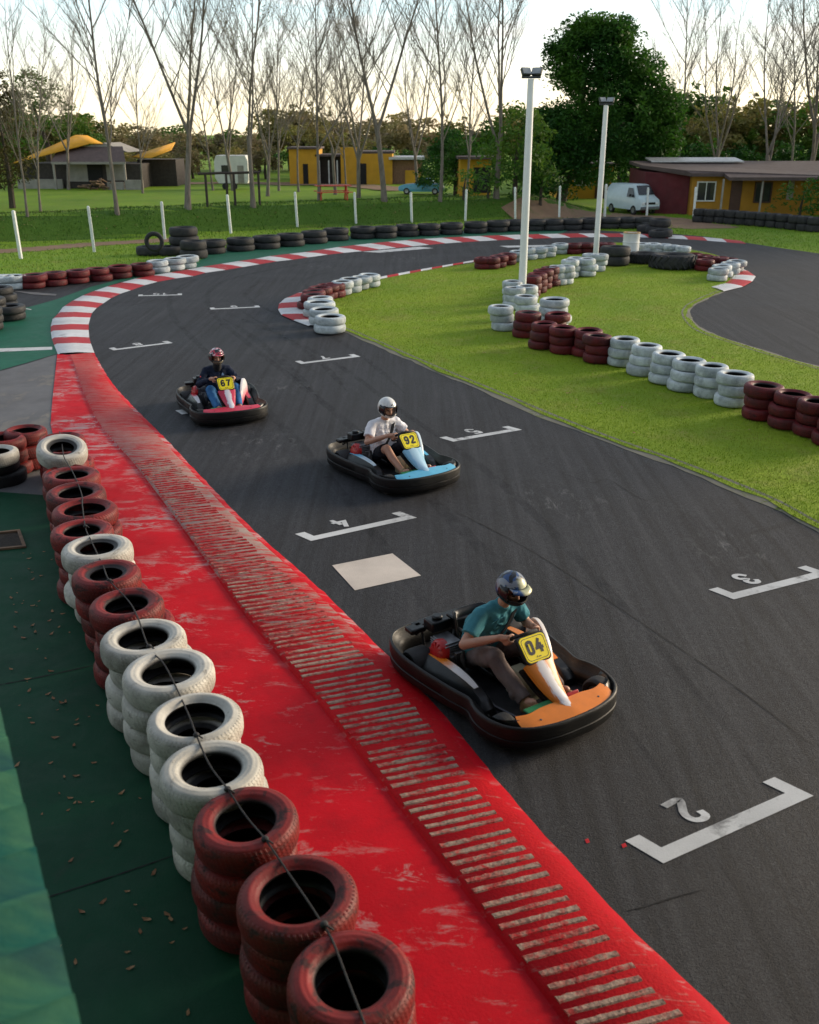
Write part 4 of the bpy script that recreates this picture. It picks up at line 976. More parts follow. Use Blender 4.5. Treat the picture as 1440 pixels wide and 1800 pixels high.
    b = MB(); b.tube([WC - WN * .03, (.62, 0, .13)], .012, 8); b.build('steering_column', K_STEEL, kt)
    for s, m_ in ((-1, K_GREEN), (1, K_PRED)):
        M_ = Matrix.Translation((.655, s * .17, .225)) @ rotm('Y', -.5)
        b = MB(); b.box((0, 0, 0), (.018, .12, .10), M=M_); b.tube([(.66, s * .17, .18), (.66, s * .12, .09)], .009, 6); b.build('pedal', m_, kt, bevel=.006)
    b = MB(); b.box((.655, -.20, .262), (.07, .26, .02)); b.build('footrest', K_GREEN, kt, bevel=.006)
    # number plate and the tapering panel down to the nose
    N = Vector((.76, 0, .65)).normalized(); U = Vector((-.65, 0, .76)).normalized(); PC = Vector((.345, 0, .585))
    def PM(off=0): return Matrix(((0, U.x, N.x, PC.x + N.x * off), (1, U.y, N.y, PC.y), (0, U.z, N.z, PC.z + N.z * off), (0, 0, 0, 1)))
    def rr(w, h, r, tap=0):
        P = []
        for cx, cy, a0 in ((w - r, h - r, 0), (-w + r, h - r, PI / 2), (-w + r, -h + r, PI), (w - r, -h + r, 1.5 * PI)):
            for k in range(6):
                a = a0 + PI / 2 * k / 5; y = cy + r * math.sin(a); P.append(((cx + r * math.cos(a)) * (1 + tap * y), y))
        return P
    b = MB(); b.prism(rr(.142, .122, .045, .5), -.03, 0, M=PM()); bk = b.build('plate_backing', K_BLK, kt, bevel=.006)
    b = MB(); b.prism(rr(.126, .108, .038, .5), 0.0005, .006, M=PM()); pl_ = b.build('number_plate', K_YEL, kt, bevel=.002)
    fr_o, fr_i = rr(.113, .095, .033, .5), rr(.108, .090, .03, .5); b = MB()
    b.loft([[(x, y, .0064) for x, y in fr_o], [(x, y, .0064) for x, y in fr_i]], 0, False, True, False, PM()); b.build('plate_line', K_INK, pl_, smooth=0)
    b = MB(); glyphs(num, .125, .027, b, lambda x, y, l: PM(.0078 + l) @ Vector((x * .95, y + .012, 0))); b.build('number', K_INK, pl_, smooth=0)
    b = MB(); b.add([(-.022, -.078, .0072), (-.012, -.078, .0072), (-.004, -.062, .0072), (-.010, -.064, .0072)], [(0, 1, 2, 3)], M=PM()); b.add([(-.002, -.078, .0072), (.03, -.076, .0072), (.03, -.070, .0072), (.002, -.070, .0072)], [(0, 1, 2, 3)], M=PM()); b.build('plate_mark', K_INK, pl_, smooth=0)
    top = [PC + U * -.10 + N * -.012, PC + U * -.10 + N * .010]; L = []
    for t_ in np.linspace(0, 1, 9):
        c = Vector((.405, 0, .495)).lerp(Vector((.80, 0, .272)), t_) + Vector((.0, 0, -.035 * math.sin(PI * t_)))
        w = .118 * (1 - t_) ** .85 + .026; nn = Vector((.5, 0, .86))
        L.append([c + Vector((0, -w, 0)) - nn * .045, c + Vector((0, -w, 0)) - nn * .012, c + Vector((0, -w * .8, 0)) + nn * .006, c + nn * .014, c + Vector((0, w * .8, 0)) + nn * .006, c + Vector((0, w, 0)) - nn * .012, c + Vector((0, w, 0)) - nn * .045])
    b = MB(); b.loft(L); b.build('front_panel', m_split('panel_' + nm, stripe[0], stripe[1], k=stripe[2]), kt, smooth=50)
    b = MB(); b.loft([[p - Vector((.035, 0, .045)) + Vector((0, .02 * (1 if p.y > 0 else -1 if p.y < 0 else 0), 0)) for p in (r[0], r[1], r[5], r[6])] for r in L]); b.build('panel_base', K_BLK, kt, smooth=30)
    return kt

# ------------------------------------------------------------------ drivers
SKIN = mat('skin', (.42, .215, .14), .5, var=.10, scale=10)
HAIR = mat('hair', (.03, .018, .012), .7)
def m_helmet(name, kind):
    t = NT(name); co = t.coord(); s = t.sep(co)
    if kind == 'silver':
        n = t.noise(co, 18, 5); col = t.mix(t.rng(n, .35, .7), (.52, .53, .52), (.68, .69, .68))
        col = t.mix(t.rng(t.noise(co, 9, 4), .60, .66, 0, .6), col, (.30, .32, .35)); col = t.mix(t.rng(s[2], -.10, -.02, .6, 0), col, (.46, .41, .31))
    elif kind == 'blue':
        n = t.noise(co, 9, 3, .5, 1.5)
        col = t.mix(t.rng(n, .46, .52), (.008, .010, .014), (.022, .07, .20)); col = t.mix(t.rng(t.noise(t.vadd(co, (3, 1, 0)), 8, 3, .5, 1), .54, .58), col, (.22, .25, .30))
        f = t.math('MULTIPLY', t.rng(s[0], .05, .09), t.rng(s[2], .02, .05)); f = t.math('MULTIPLY', f, t.rng(s[1], -.03, .0)); col = t.mix(f, col, (.55, .55, .34)); col = t.mix(t.rng(s[2], .0, -.02), col, (.012, .012, .014))
    else:
        n = t.noise(co, 8, 3, .5, 1.6)
        col = t.mix(t.rng(n, .46, .50), (.014, .016, .022), (.42, .02, .05)); col = t.mix(t.rng(t.noise(t.vadd(co, (5, 2, 1)), 9, 3, .5, 1.2), .56, .6), col, (.60, .50, .55)); col = t.mix(t.rng(s[2], .0, -.02), col, (.16, .14, .10))
        f = t.math('MULTIPLY', t.rng(s[1], .03, .05), t.rng(s[2], .05, .03)); col = t.mix(t.math('MULTIPLY', f, t.rng(s[2], .0, .01)), col, (.55, .42, .20))
    t.out(col, .38 if kind == 'blue' else .25, 0, .45); t.b.inputs['Coat Weight'].default_value = .08 if kind == 'blue' else .4; return t.m
def make_driver(label, loc, yaw, cloth, lean, hel, look=(0, .25), lat=0, glasses=False, gaiter=False, strap=True, badge=False):
    """figure seated in the kart; the same local axes as the kart (x forward, y left)"""
    ps = thing('person', label, 'person', (*loc, .014), math.radians(yaw), 'drivers sitting in the karts')
    V = Vector
    ln = lean
    hipc = V((-.36, 0, .235)); chest = V((-.37 + ln * .35, 0, .50)); shc = V((-.36 + ln * .75, lat * .7, .66)); neck = V((-.335 + ln * .9, lat * .85, .745)); head = V((-.28 + ln, lat, .90))
    WC = V((.15, 0, .60)); WN = V((-.62, 0, .78)).normalized(); WT = V((.78, 0, .62)).normalized()
    arms = []
    for s in (-1, 1):
        e = V((0, s, 0)); g = .25 if s < 0 else .05
        rad = (e * math.cos(g) + WT * math.sin(g)).normalized(); rim = WC + rad * .145; tan = (WT * math.cos(g) - e * math.sin(g)).normalized()
        sh = shc + V((0, s * .185, 0)); wr = rim + rad * .05 - tan * .055 + WN * .045
        el = V(((sh.x + wr.x) / 2 - .10, s * .345, .475 + ln * .05)); arms.append((s, sh, el, wr, rim, rad, tan))
    legs = []
    for s in (-1, 1):
        legs.append((s, V((-.30, s * .10, .23)), V((.10, s * .215, .445)), V((.46, s * .175, .195))))
    # --- body, one continuous skin
    b = MB()
    def torso(b, k):
        for dy in (-.075, 0, .075):
            b.caps_(hipc + V((0, dy, 0)), chest + V((0, dy * .9, 0)), .125 + k, .125 + k); b.caps_(chest + V((0, dy, 0)), shc + V((-.0, dy * 1.1, -.035)), .122 + k, .088 + k)
        for s, sh, *_ in arms: b.caps_(shc + V((0, s * .05, .02)), sh, .070 + k, .064 + k)
    torso(b, -.012); b.caps_(shc, head - V((.02, 0, .06)), .058, .054)
    for s, sh, el, wr, rim, rad, tan in arms:
        b.caps_(sh, el, .054, .042); b.caps_(el, wr.lerp(el, .45), .044, .038); b.caps_(wr.lerp(el, .45), wr, .038, .027)
    for s, h, k, a in legs:
        b.caps_(h, k, .086, .058); m_ = k.lerp(a, .35) + V((-.015, 0, -.015)); b.caps_(k, m_, .057, .056); b.caps_(m_, a, .056, .038); b.caps_(a, a + V((.10, 0, .05)), .04, .032)
    # head with face, pointing where the driver looks
    Hm = Matrix.Translation(head) @ rotm('Z', look[0]) @ rotm('Y', look[1])
    hb = MB()
    hb.ball((-.005, 0, .025), (.098, .078, .105)); hb.ball((.03, 0, -.05), (.068, .060, .065)); hb.ball((.07, 0, -.085), (.026, .03, .022))
    hb.caps_((.088, 0, .022), (.108, 0, -.022), .012, .017); hb.ball((.088, .02, -.024), .012); hb.ball((.088, -.02, -.024), .012)
    for s in (-1, 1):
        hb.ball((-.005, s * .08, .005), (.022, .01, .032)); hb.caps_((.083, s * .012, .036), (.07, s * .05, .038), .012, .010); hb.ball((.06, s * .042, -.02), (.026, .024, .024))
    hb.caps_((.092, -.018, -.052), (.092, .018, -.052), .010, .010); hb.caps_((.088, -.014, -.066), (.088, .014, -.066), .010, .010)
    b.add(hb.v, hb.f, 0, Hm)
    # hands closed round the rim
    for s, sh, el, wr, rim, rad, tan in arms:
        pal = [rim + rad * .038 + WN * .012 + tan * o for o in (-.030, -.010, .010, .028)]
        for i, p in enumerate(pal):
            b.caps_(wr, p, .020, .0145)
            c = rim + tan * (-.030 + .020 * i); ex = (.0, .004, .003, -.004)[i]
            ch = [p, c + rad * (.026) - WN * (.026 + ex * .4), c - rad * .006 - WN * (.031 + ex), c - rad * (.031 + ex) - WN * .012, c - rad * .028 + WN * .010]
            r_ = (.0105, .0100, .0095, .0085, .0075)
            for j in range(4): b.caps_(ch[j], ch[j + 1], r_[j], r_[j + 1])
        th = [wr + tan * .02 + WN * .012, rim + rad * .030 + tan * .042 + WN * .022, rim + tan * .050 + WN * .030 - rad * .002, rim - rad * .026 + tan * .046 + WN * .022]
        for j in range(3): b.caps_(th[j], th[j + 1], (.015, .0125, .011)[j], (.0125, .011, .009)[j])
    b.fuse('body', SKIN, ps, .0062, 3)
    # eyes and brows
    for s in (-1, 1):
        q = MB(); q.ball((.082, s * .032, .016), (.010, .014, .009), M=Hm); q.build('eye', mat('eye_dark', (.03, .02, .015), .3), ps)
    # --- clothes
    c1 = mat('cloth_' + cloth['shirt_name'], cloth['shirt'], .85, var=.16, scale=7, bump=.25, spec=.2)
    b = MB(); torso(b, .008)
    for s, sh, el, wr, *_ in arms:
        if cloth['long']:
            b.caps_(sh, el, .070, .056); b.caps_(el, wr.lerp(el, .12), .056, .040)
            for k in (.3, .5, .8): b.ball(sh.lerp(el, k) + V((0, s * .008, -.006)), .062)
        else:
            cu = sh.lerp(el, .68); b.caps_(sh, cu, .076, .076, e1=False); b.ball(sh.lerp(el, .35), .075)
    b.caps_(shc, neck, .075, .064, e1=False)
    # folds
    for k in range(9):
        z = .30 + .04 * k; y0 = -.14 + .03 * (k % 4); f = hipc.lerp(shc, (z - .235) / .43); b.caps_(f + V((.118, y0, 0)), f + V((.118 - .02 * (k % 2), y0 + .13, .035 * (-1) ** k)), .006, .005)
    sh_o = b.fuse('shirt', c1, ps, .0075, 4, folds=.009)
    c2 = mat('cloth_' + cloth['leg_name'], cloth['leg'], .88, var=.18, scale=8, bump=.3, spec=.2)
    b = MB(); b.caps_(hipc + V((0, -.08, -.03)), hipc + V((0, .08, -.03)), .128, .128)
    for s, h, k, a in legs:
        b.caps_(h, k if not cloth['shorts'] else h.lerp(k, .80), .102, .078 if not cloth['shorts'] else .092, e1=not cloth['shorts'])
        if not cloth['shorts']:
            m_ = k.lerp(a, .35) + V((-.012, 0, -.012)); b.caps_(k, m_, .074, .072); b.caps_(m_, a + V((.0, 0, .02)), .072, .060, e1=False)
            for f in (.25, .55, .8): b.ball(k.lerp(a, f) + V((-.02, s * .012 * (1 if f != .55 else -1), -.008)), .062)
            for f in (.3, .6, .85): b.ball(h.lerp(k, f) + V((0, s * .01, -.01)), .088 - .012 * f)
    b.fuse('trousers' if not cloth['shorts'] else 'shorts', c2, ps, .0075, 3, folds=.009)
    c3 = mat('shoe_' + cloth['leg_name'], cloth['shoe'], .7, var=.15)
    for s, h, k, a in legs:
        b = MB(); d = V((.86, 0, .50)).normalized(); heel = a + V((.0, 0, -.055))
        b.caps_(heel, heel + d * .17, .042, .036); b.caps_(heel + d * .05 + V((-.02, 0, .03)), heel + d * .15, .044, .034); b.caps_(a + V((0, 0, .01)), heel + V((.02, 0, .01)), .050, .044)
        b.caps_(heel + V((.0, .018, -.02)), heel + d * .17 + V((.0, .02, -.02)), .018, .018); b.caps_(heel + V((.0, -.018, -.02)), heel + d * .17 + V((.0, -.02, -.02)), .018, .018)
        b.fuse('shoe', c3, ps, .007, 2)
    # --- helmet: shell with face opening, chin bar, gasket, visor pivots
    nu, nv = 64, 40; verts = []; faces = []
    for i in range(nv + 1):
        ph = math.radians(-62 + 152 * i / nv)
        for j in range(nu):
            az = 2 * PI * j / nu - PI
            c = math.cos(ph); x = c * math.cos(az); y = c * math.sin(az); z = math.sin(ph)
            rx = .150 if x > 0 else .145; X, Y, Z = x * rx, y * .128, z * .146
            if z < 0 and x > 0:
                X += .040 * x * min(1, -z * 2.2)                      # chin bar pushed forward
            if z < -.55: X *= .98; Y *= .96
            verts.append((X, Y, Z + .02))
    def openf(i, j):
        ph = -62 + 152 * (i + .5) / nv; az = abs(360 * (j + .5) / nu - 180)
        return az < 66 and -16 < ph < 27 - .05 * max(0, az - 40)
    for i in range(nv):
        for j in range(nu):
            if not openf(i, j): faces.append((i * nu + j, i * nu + (j + 1) % nu, (i + 1) * nu + (j + 1) % nu, (i + 1) * nu + j))
    b = MB(); b.add(verts, faces); o = b.build('helmet', m_helmet('helmet_' + hel, hel), ps, smooth=70); o.matrix_local = Hm
    sd = o.modifiers.new('s', 'SOLIDIFY'); sd.thickness = .016; sd.offset = -1
    ss = o.modifiers.new('ss', 'SUBSURF'); ss.levels = 1; ss.render_levels = 1
    # gasket round the opening
    vis = mat('visor_black', (.012, .012, .014), .2)
    def hp(az, ph, k=1.0):
        a, p = math.radians(az), math.radians(ph); c = math.cos(p); x, y, z = c * math.cos(a), c * math.sin(a), math.sin(p); X = x * .150
        if z < 0: X += .040 * x * min(1, -z * 2.2)
        return (X * k, y * .128 * k, z * .146 * k + .02)
    lp = [hp(a, 27) for a in range(-64, 65, 8)] + [hp(66, p) for p in (20, 8, -6, -16)] + [hp(a, -16) for a in range(64, -65, -8)] + [hp(-66, p) for p in (-16, -6, 8, 20)]
    b = MB(); b.tube(lp, .007, 6, closed=True); b.build('gasket', vis, o)
    for s in (-1, 1):
        b = MB(); rows = [[hp(s * a, p, 1.03) for p in np.linspace(-24 + (a - 60) * .3, 24, 5)] for a in (52, 60, 70, 80, 92)]
        b.loft(rows, 0, False, False); v_ = b.build('visor_arm', vis, o, smooth=60); sd = v_.modifiers.new('s', 'SOLIDIFY'); sd.thickness = .006; sd.offset = 1
    if hel != 'silver':
        b = MB(); rows = [[Vector(hp(a, 27, 1.02)) + Vector((t_ * .07, 0, .012 * t_ + .004 - .02 * t_ * t_)) for a in range(-52, 53, 8)] for t_ in (0, .5, 1)]
        b.loft(rows, 0, False, False); pk = b.build('peak', m_helmet('helmet_' + hel, hel) if 0 else o.data.materials[0], o, smooth=60); sd = pk.modifiers.new('s', 'SOLIDIFY'); sd.thickness = .006
    else:
        b = MB(); b.add([hp(-16, 38, 1.012), hp(-2, 38, 1.012), hp(6, 48, 1.012), hp(-4, 44, 1.012), hp(-12, 44, 1.012)], [(0, 1, 2, 3, 4)]); b.build('helmet_mark', vis, o, smooth=0)
    if glasses:
        b = MB()
        for s in (-1, 1): b.ball((.094, s * .034, .014), (.010, .027, .018))
        b.tube([(.075, -.072, .018), (.096, -.03, .02), (.101, 0, .02), (.096, .03, .02), (.075, .072, .018)], .005, 6); g_ = b.build('sunglasses', mat('glasses_black', (.008, .008, .01), .12), ps); g_.matrix_local = Hm
    if gaiter:
        b = MB(); b.caps_(shc + V((.01, 0, .02)), head + V((.02, 0, -.10)), .082, .070); b.fuse('neck_warmer', mat('neck_black', (.008, .008, .010), .85), ps, .008, 3)
    if strap:
        b = MB(); L = []
        for t_ in np.linspace(0, 1, 9):
            c = (shc + V((.108, .09, .015))).lerp(hipc + V((.165, -.10, .10)), t_) + V((.045 * math.sin(PI * t_), 0, 0))
            L.append([c + V((-.004, -.026, -.012)), c + V((.010, -.026, -.012)), c + V((.010, .026, .012)), c + V((-.004, .026, .012))])
        b.loft(L); b.build('strap', mat('strap_black', (.02, .02, .022), .8), ps)
    if badge:
        c = shc.lerp(chest, .30) + V((.125, .075, 0)); b = MB(); b.add([c + V((.006, -.022, -.02)), c + V((.006, .022, -.02)), c + V((.002, .012, .012)), c + V((-.002, 0, .028)), c + V((.002, -.012, .012))], [(0, 1, 2, 3, 4)])
        o2_ = b.build('badge', mat('badge_blue', (.22, .34, .50), .6), sh_o, smooth=0); sd = o2_.modifiers.new('s', 'SOLIDIFY'); sd.thickness = .012
        sh, el = arms[0][1], arms[0][2]; c = sh.lerp(el, .45) + V((.045, -.05, .02)); b = MB(); b.ball(c, (.022, .012, .014)); b.build('arm_patch', K_PRED, sh_o)
    return ps

KP = {'67': ((-3.185, 15.86), -68), '92': ((-.185, 12.68), -57), '04': ((.83, 7.09), -57)}
make_kart('67', 'farthest go-kart, number 67, black with a red nose panel', *KP['67'], (.50, .010, .045), (.62, .60, .62), ((.62, .60, .64), (.45, .02, .06), .045))
make_kart('92', 'middle go-kart, number 92, black with pale blue panels', *KP['92'], (.10, .42, .62), (.50, .62, .70), ((.36, .56, .70), (.20, .42, .58), .07))
make_kart('04', 'nearest go-kart, number 04, black with orange panels', *KP['04'], (.72, .20, .010), (.70, .66, .64), ((.68, .66, .68), (.66, .20, .02), .045))
make_driver('person in a dark navy long sleeved top and blue jeans steering the farthest kart', *KP['67'], dict(shirt=(.010, .016, .035), shirt_name='navy', long=True, leg=(.035, .13, .30), leg_name='jeans', shorts=False, shoe=(.42, .24, .07)), 0.0, 'red', (0, .10), gaiter=True, strap=False, badge=True)
make_driver('person in a white t-shirt, black shorts and silver helmet in the middle kart', *KP['92'], dict(shirt=(.72, .72, .76), shirt_name='white', long=False, leg=(.012, .013, .018), leg_name='black', shorts=True, shoe=(.30, .20, .10)), .04, 'silver', (.05, .28))
make_driver('person in a teal t-shirt, brown trousers and sunglasses leaning in the nearest kart', *KP['04'], dict(shirt=(.055, .215, .26), shirt_name='teal', long=False, leg=(.13, .10, .095), leg_name='brown', shorts=False, shoe=(.24, .13, .05)), .17, 'blue', (-.05, .22), lat=.10, glasses=True)

# ------------------------------------------------------------------ trees
def m_bark(name, a, b_):
    t = NT(name); co = t.coord(); n = t.noise(t.vmul(co, (1, 1, .25)), 9, 6, .7)
    t.out(t.mix(t.rng(n, .3, .7), a, b_), .9, 0, .2); t.bump(n, .6, .03); return t.m
BARK = m_bark('bark_grey', (.10, .086, .072), (.23, .20, .17)); BARKD = m_bark('bark_dark', (.035, .028, .022), (.085, .07, .055)); TWIG = m_bark('twig', (.14, .12, .098), (.24, .21, .175))
def m_leafy(name, a, b_, c, tr=.35, sc=.35):
    t = NT(name); g = t.n('ShaderNodeNewGeometry'); co = t.coord(); oi = t.n('ShaderNodeObjectInfo').outputs['Random']
    col = t.mix(g.outputs['Random Per Island'], a, b_)
    off = t.n('ShaderNodeCombineXYZ'); t.put(off.inputs[0], t.math('MULTIPLY', oi, 50))
    col = t.mix(t.rng(t.noise(t.vadd(co, off.outputs[0]), sc, 4, .6), .42, .66), col, c)
    hs = t.n('ShaderNodeHueSaturation'); t.put(hs.inputs['Value'], t.rng(oi, 0, 1, .75, 1.2)); t.put(hs.inputs['Color'], col); col = hs.outputs[0]
    t.out(col, .6, 0, .25); tb = t.n('ShaderNodeBsdfTranslucent'); t.put(tb.inputs[0], col)
    mx = t.n('ShaderNodeMixShader'); mx.inputs[0].default_value = tr; t.t.links.new(t.b.outputs[0], mx.inputs[1]); t.t.links.new(tb.outputs[0], mx.inputs[2])
    t.t.links.new(mx.outputs[0], t.t.nodes['Material Output'].inputs['Surface']); return t.m
L_DARK = m_leafy('leaf_evergreen', (.010, .048, .007), (.022, .085, .010), (.05, .13, .012))
L_GREEN = m_leafy('leaf_green', (.035, .10, .012), (.06, .16, .018), (.12, .19, .022))
L_OLIVE = m_leafy('leaf_olive', (.13, .14, .030), (.20, .19, .05), (.24, .18, .065))
L_BROWN = m_leafy('leaf_brown', (.20, .155, .085), (.29, .225, .125), (.20, .18, .055))
L_BUD = m_leafy('leaf_bud', (.14, .14, .03), (.20, .19, .05), (.20, .15, .06))
def leafcloud(name, clumps, per, size, m, spread=.5, flat=.6, droop=0):
    """many small leaf blades gathered in clumps; clumps = (x, y, z, r)"""
    P = []; R = []
    for x, y, z, r in clumps:
        n = int(per * (r / .8) ** 1.6) + 3; q = RNG.normal(size=(n, 3)); q /= np.linalg.norm(q, axis=1)[:, None]; q *= (r * (.35 + .75 * RNG.random(n) ** .6))[:, None]; q[:, 2] *= flat
        P.append(q + (x, y, z))
    P = np.concatenate(P); n = len(P); d = RNG.normal(size=(n, 3)); d[:, 2] = d[:, 2] * .7 - droop; d /= np.linalg.norm(d, axis=1)[:, None]
    e = np.cross(d, RNG.normal(size=(n, 3))); e /= np.linalg.norm(e, axis=1)[:, None]; s = size * (.5 + RNG.random(n))[:, None]
    V = np.stack([P - d * s, P + e * s * .38 - d * s * .1, P + d * s, P - e * s * .38 - d * s * .1], 1).reshape(-1, 3)
    me = bpy.data.meshes.new(name); me.vertices.add(len(V)); me.vertices.foreach_set('co', V.ravel()); me.loops.add(len(V)); me.loops.foreach_set('vertex_index', np.arange(len(V)))
    me.polygons.add(n); me.polygons.foreach_set('loop_start', np.arange(0, 4 * n, 4)); me.update(calc_edges=True); me.materials.append(m); return me
def addmesh(name, me, parent): o = bpy.data.objects.new(name, me); COL.objects.link(o); o.parent = parent; return o
def bare_meshes(seed, H=15.0, forks=1, dens=1.0, buds=0, r0=.17):
    rd = random.Random(seed); tr = MB(); cr = MB(); bud = []
    def path(p, d, L, n, up, wig):
        P = [Vector(p)]; d = Vector(d).normalized()
        for i in range(n):
            d = (d + Vector((rd.gauss(0, wig), rd.gauss(0, wig), up + rd.gauss(0, wig * .5)))).normalized(); P.append(P[-1] + d * L / n)
        return P
    def along(P, t):
        k = t * (len(P) - 1); i = min(int(k), len(P) - 2); return P[i].lerp(P[i + 1], k - i), (P[i + 1] - P[i]).normalized()
    stems = []
    base = path((0, 0, -.3), (rd.gauss(0, .03), rd.gauss(0, .03), 1), H * (.97 if forks == 1 else .24), 12 if forks == 1 else 4, .04, .028)
    if forks == 1:
        tr.tube(base, [r0 * 1.35] + [r0 * (1 - .93 * (i / 12) ** .9) for i in range(1, 13)], 9); stems.append((base, .20, r0))
    else:
        tr.tube(base, [r0 * 1.35] + [r0 * (1 - .05 * i) for i in range(1, 5)], 9)
        a0 = rd.random() * 6
        for f in range(forks):
            a = a0 + 2 * PI * f / forks + rd.gauss(0, .3)
            P = path(base[-1 - (f % 2)] , (math.cos(a) * .36, math.sin(a) * .36, 1), H * rd.uniform(.62, .78), 10, .07, .035)
            tr.tube(P, [r0 * .55 * (1 - .92 * (i / 10) ** .9) for i in range(11)], 7); stems.append((P, .12, r0 * .55))
    for P, t0, rs in stems:
        L0 = sum((P[i + 1] - P[i]).length for i in range(len(P) - 1))
        for i in range(int((24 if forks == 1 else 15) * dens)):
            t = t0 + (1 - t0) * (i + rd.random()) / int((24 if forks == 1 else 15) * dens) * .97; p, d = along(P, t); a = rd.random() * 2 * PI
            sp = rd.uniform(.55, .95); bl = L0 * (.10 + .34 * (1 - t) ** .8) * rd.uniform(.7, 1.25)
            B = path(p, (math.cos(a) * sp, math.sin(a) * sp, .95), bl, 6, .08, .07); br = max(.006, min(rs * .36, .0068 * bl + .002))
            (tr if br > .036 else cr).tube(B, [br * (1 - .8 * j / 6) for j in range(7)], 5)
            for k in range(int(8 + bl * 1.8)):
                q, dd = along(B, rd.uniform(.18, 1)); a2 = rd.random() * 2 * PI; sl = bl * rd.uniform(.18, .42)
                d2 = dd + Vector((math.cos(a2), math.sin(a2), .35)) * rd.uniform(.4, .75); T = path(q, d2, sl, 4, .06, .09); r_ = max(.004, br * .40)
                cr.tube(T, [r_ * (1 - .7 * j / 4) for j in range(5)], 3)
                for m_ in range(4):
                    q2, d3 = along(T, rd.uniform(.2, 1)); a3 = rd.random() * 2 * PI; T2 = path(q2, d3 + Vector((math.cos(a3), math.sin(a3), .3)) * .6, sl * rd.uniform(.25, .5), 2, .05, .1)
                    cr.tube(T2, [.0040, .0034, .002], 3, caps=False)
                    if buds and rd.random() < buds: bud.append((*T2[-1], .12))
    return tr.mesh('trunk', BARK, 60), cr.mesh('crown', TWIG, 0), bud
BT = []
for sd_, fk, dn_, bd, r0 in ((1, 1, 1.0, 0, .105), (2, 1, 1.1, .12, .10), (3, 3, .95, 0, .15), (4, 2, 1.0, .4, .125), (5, 4, .8, .10, .15), (6, 1, .6, 0, .075)):
    tm, cm_, bud = bare_meshes(sd_, 15.0 if r0 > .08 else 12, fk, dn_, bd, r0)
    lm = leafcloud('foliage', bud, 10, .045, L_BUD) if bud else None
    BT.append((tm, cm_, lm))
def bare_tree(v, loc, rz, sc, label, lean=(0, 0), group='bare winter trees behind the bank'):
    t = thing('bare_tree', label, 'tree', loc, rz, group); t.rotation_euler = (lean[0], lean[1], rz); t.scale = (sc, sc, sc)
    addmesh('trunk', BT[v][0], t); addmesh('crown', BT[v][1], t)
    if BT[v][2]: addmesh('foliage', BT[v][2], t)
    return t
BARE = [(48, 380, 5, .8, 'thin bare sapling near the left edge behind the fence', 0, -.02), (72, 372, 1, .75, 'slender bare tree leaning left in front of the shed', 0, -.10), (206, 376, 0, .95, 'bare tree leaning left between the first fence posts', 0, -.06),
        (330, 366, 2, 1.0, 'large bare tree with several rising stems, fourth from left', 0, 0), (445, 363, 3, 1.0, 'budding bare tree beside the dark wooden frames', 0, .01), (375, 335, 1, .9, 'bare tree beyond the left wooden frame', 0, .02), (490, 336, 0, .95, 'bare tree left of the yellow cottage door', 0, 0),
        (525, 337, 1, .9, 'bare tree in front of the yellow cottage', 0, .02), (561, 353, 0, .85, 'pale bare tree right of the yellow cottage on the bank', 0, -.05), (590, 342, 3, 1.0, 'bare tree behind the red picnic table', 0, -.02), (630, 348, 4, 1.0, 'low forked bare tree before the second yellow house', 0, 0),
        (676, 353, 2, 1.05, 'stout bare tree on the bank before the yellow house', 0, .02), (773, 353, 1, 1.0, 'straight bare tree right of the parked blue car', 0, .0), (872, 348, 2, 1.05, 'tall bare tree left of the first lamp post', 0, .05),
        (1349, 364, 2, .95, 'tall dark bare tree in front of the ochre house', 0, -.02), (1413, 362, 4, 1.0, 'dark many stemmed bare tree near the right edge', 0, .02)]
for i, (u, v, va, sc, lab, lx, ly) in enumerate(BARE):
    p = hit(u, v); bare_tree(va, p, [1.1, 2.9, .4, 5.2, 3.3, 4.1, 0, 2, 4.4, 1.7, .8, 2.2, 5.9, 3.6, 1, 2.5][i], sc * (1.0 if p.y < 64 else 1.2), lab, (lx, ly))
FARB = [(250, 92, 0), (410, 96, 2), (470, 88, 4), (610, 92, 1), (735, 100, 4), (820, 78, 0), (1245, 74, 4), (1190, 84, 0), (1385, 78, 1), (120, 98, 2), (1450, 70, 2)]
for i, (u, Y, va) in enumerate(FARB):
    x = (u - 720) / FX * (Y * cP + 5 * sP); z = float(height(x, Y)); bare_tree(va, (x, Y, z), i * 1.3, .95 + .25 * ((i * 37) % 10) / 10, f'distant bare tree among the buildings, {ordinal(i)} of its scattered row' if 0 else 'distant grey bare tree standing among the buildings and hedges', group='distant bare trees')

def leafy(name, label, loc, clumps, per, size, m, trunk, group=None, flat=.6, droop=0, bark=None):
    t = thing(name, label, 'tree' if 'tree' in name else 'bush', loc, 0, group)
    addmesh('crown', leafcloud('crown', clumps, per, size, m, flat=flat, droop=droop), t)
    b = MB()
    for P, r in trunk: b.tube(P, r, 8)
    b.build('trunk', bark or BARKD, t); return t
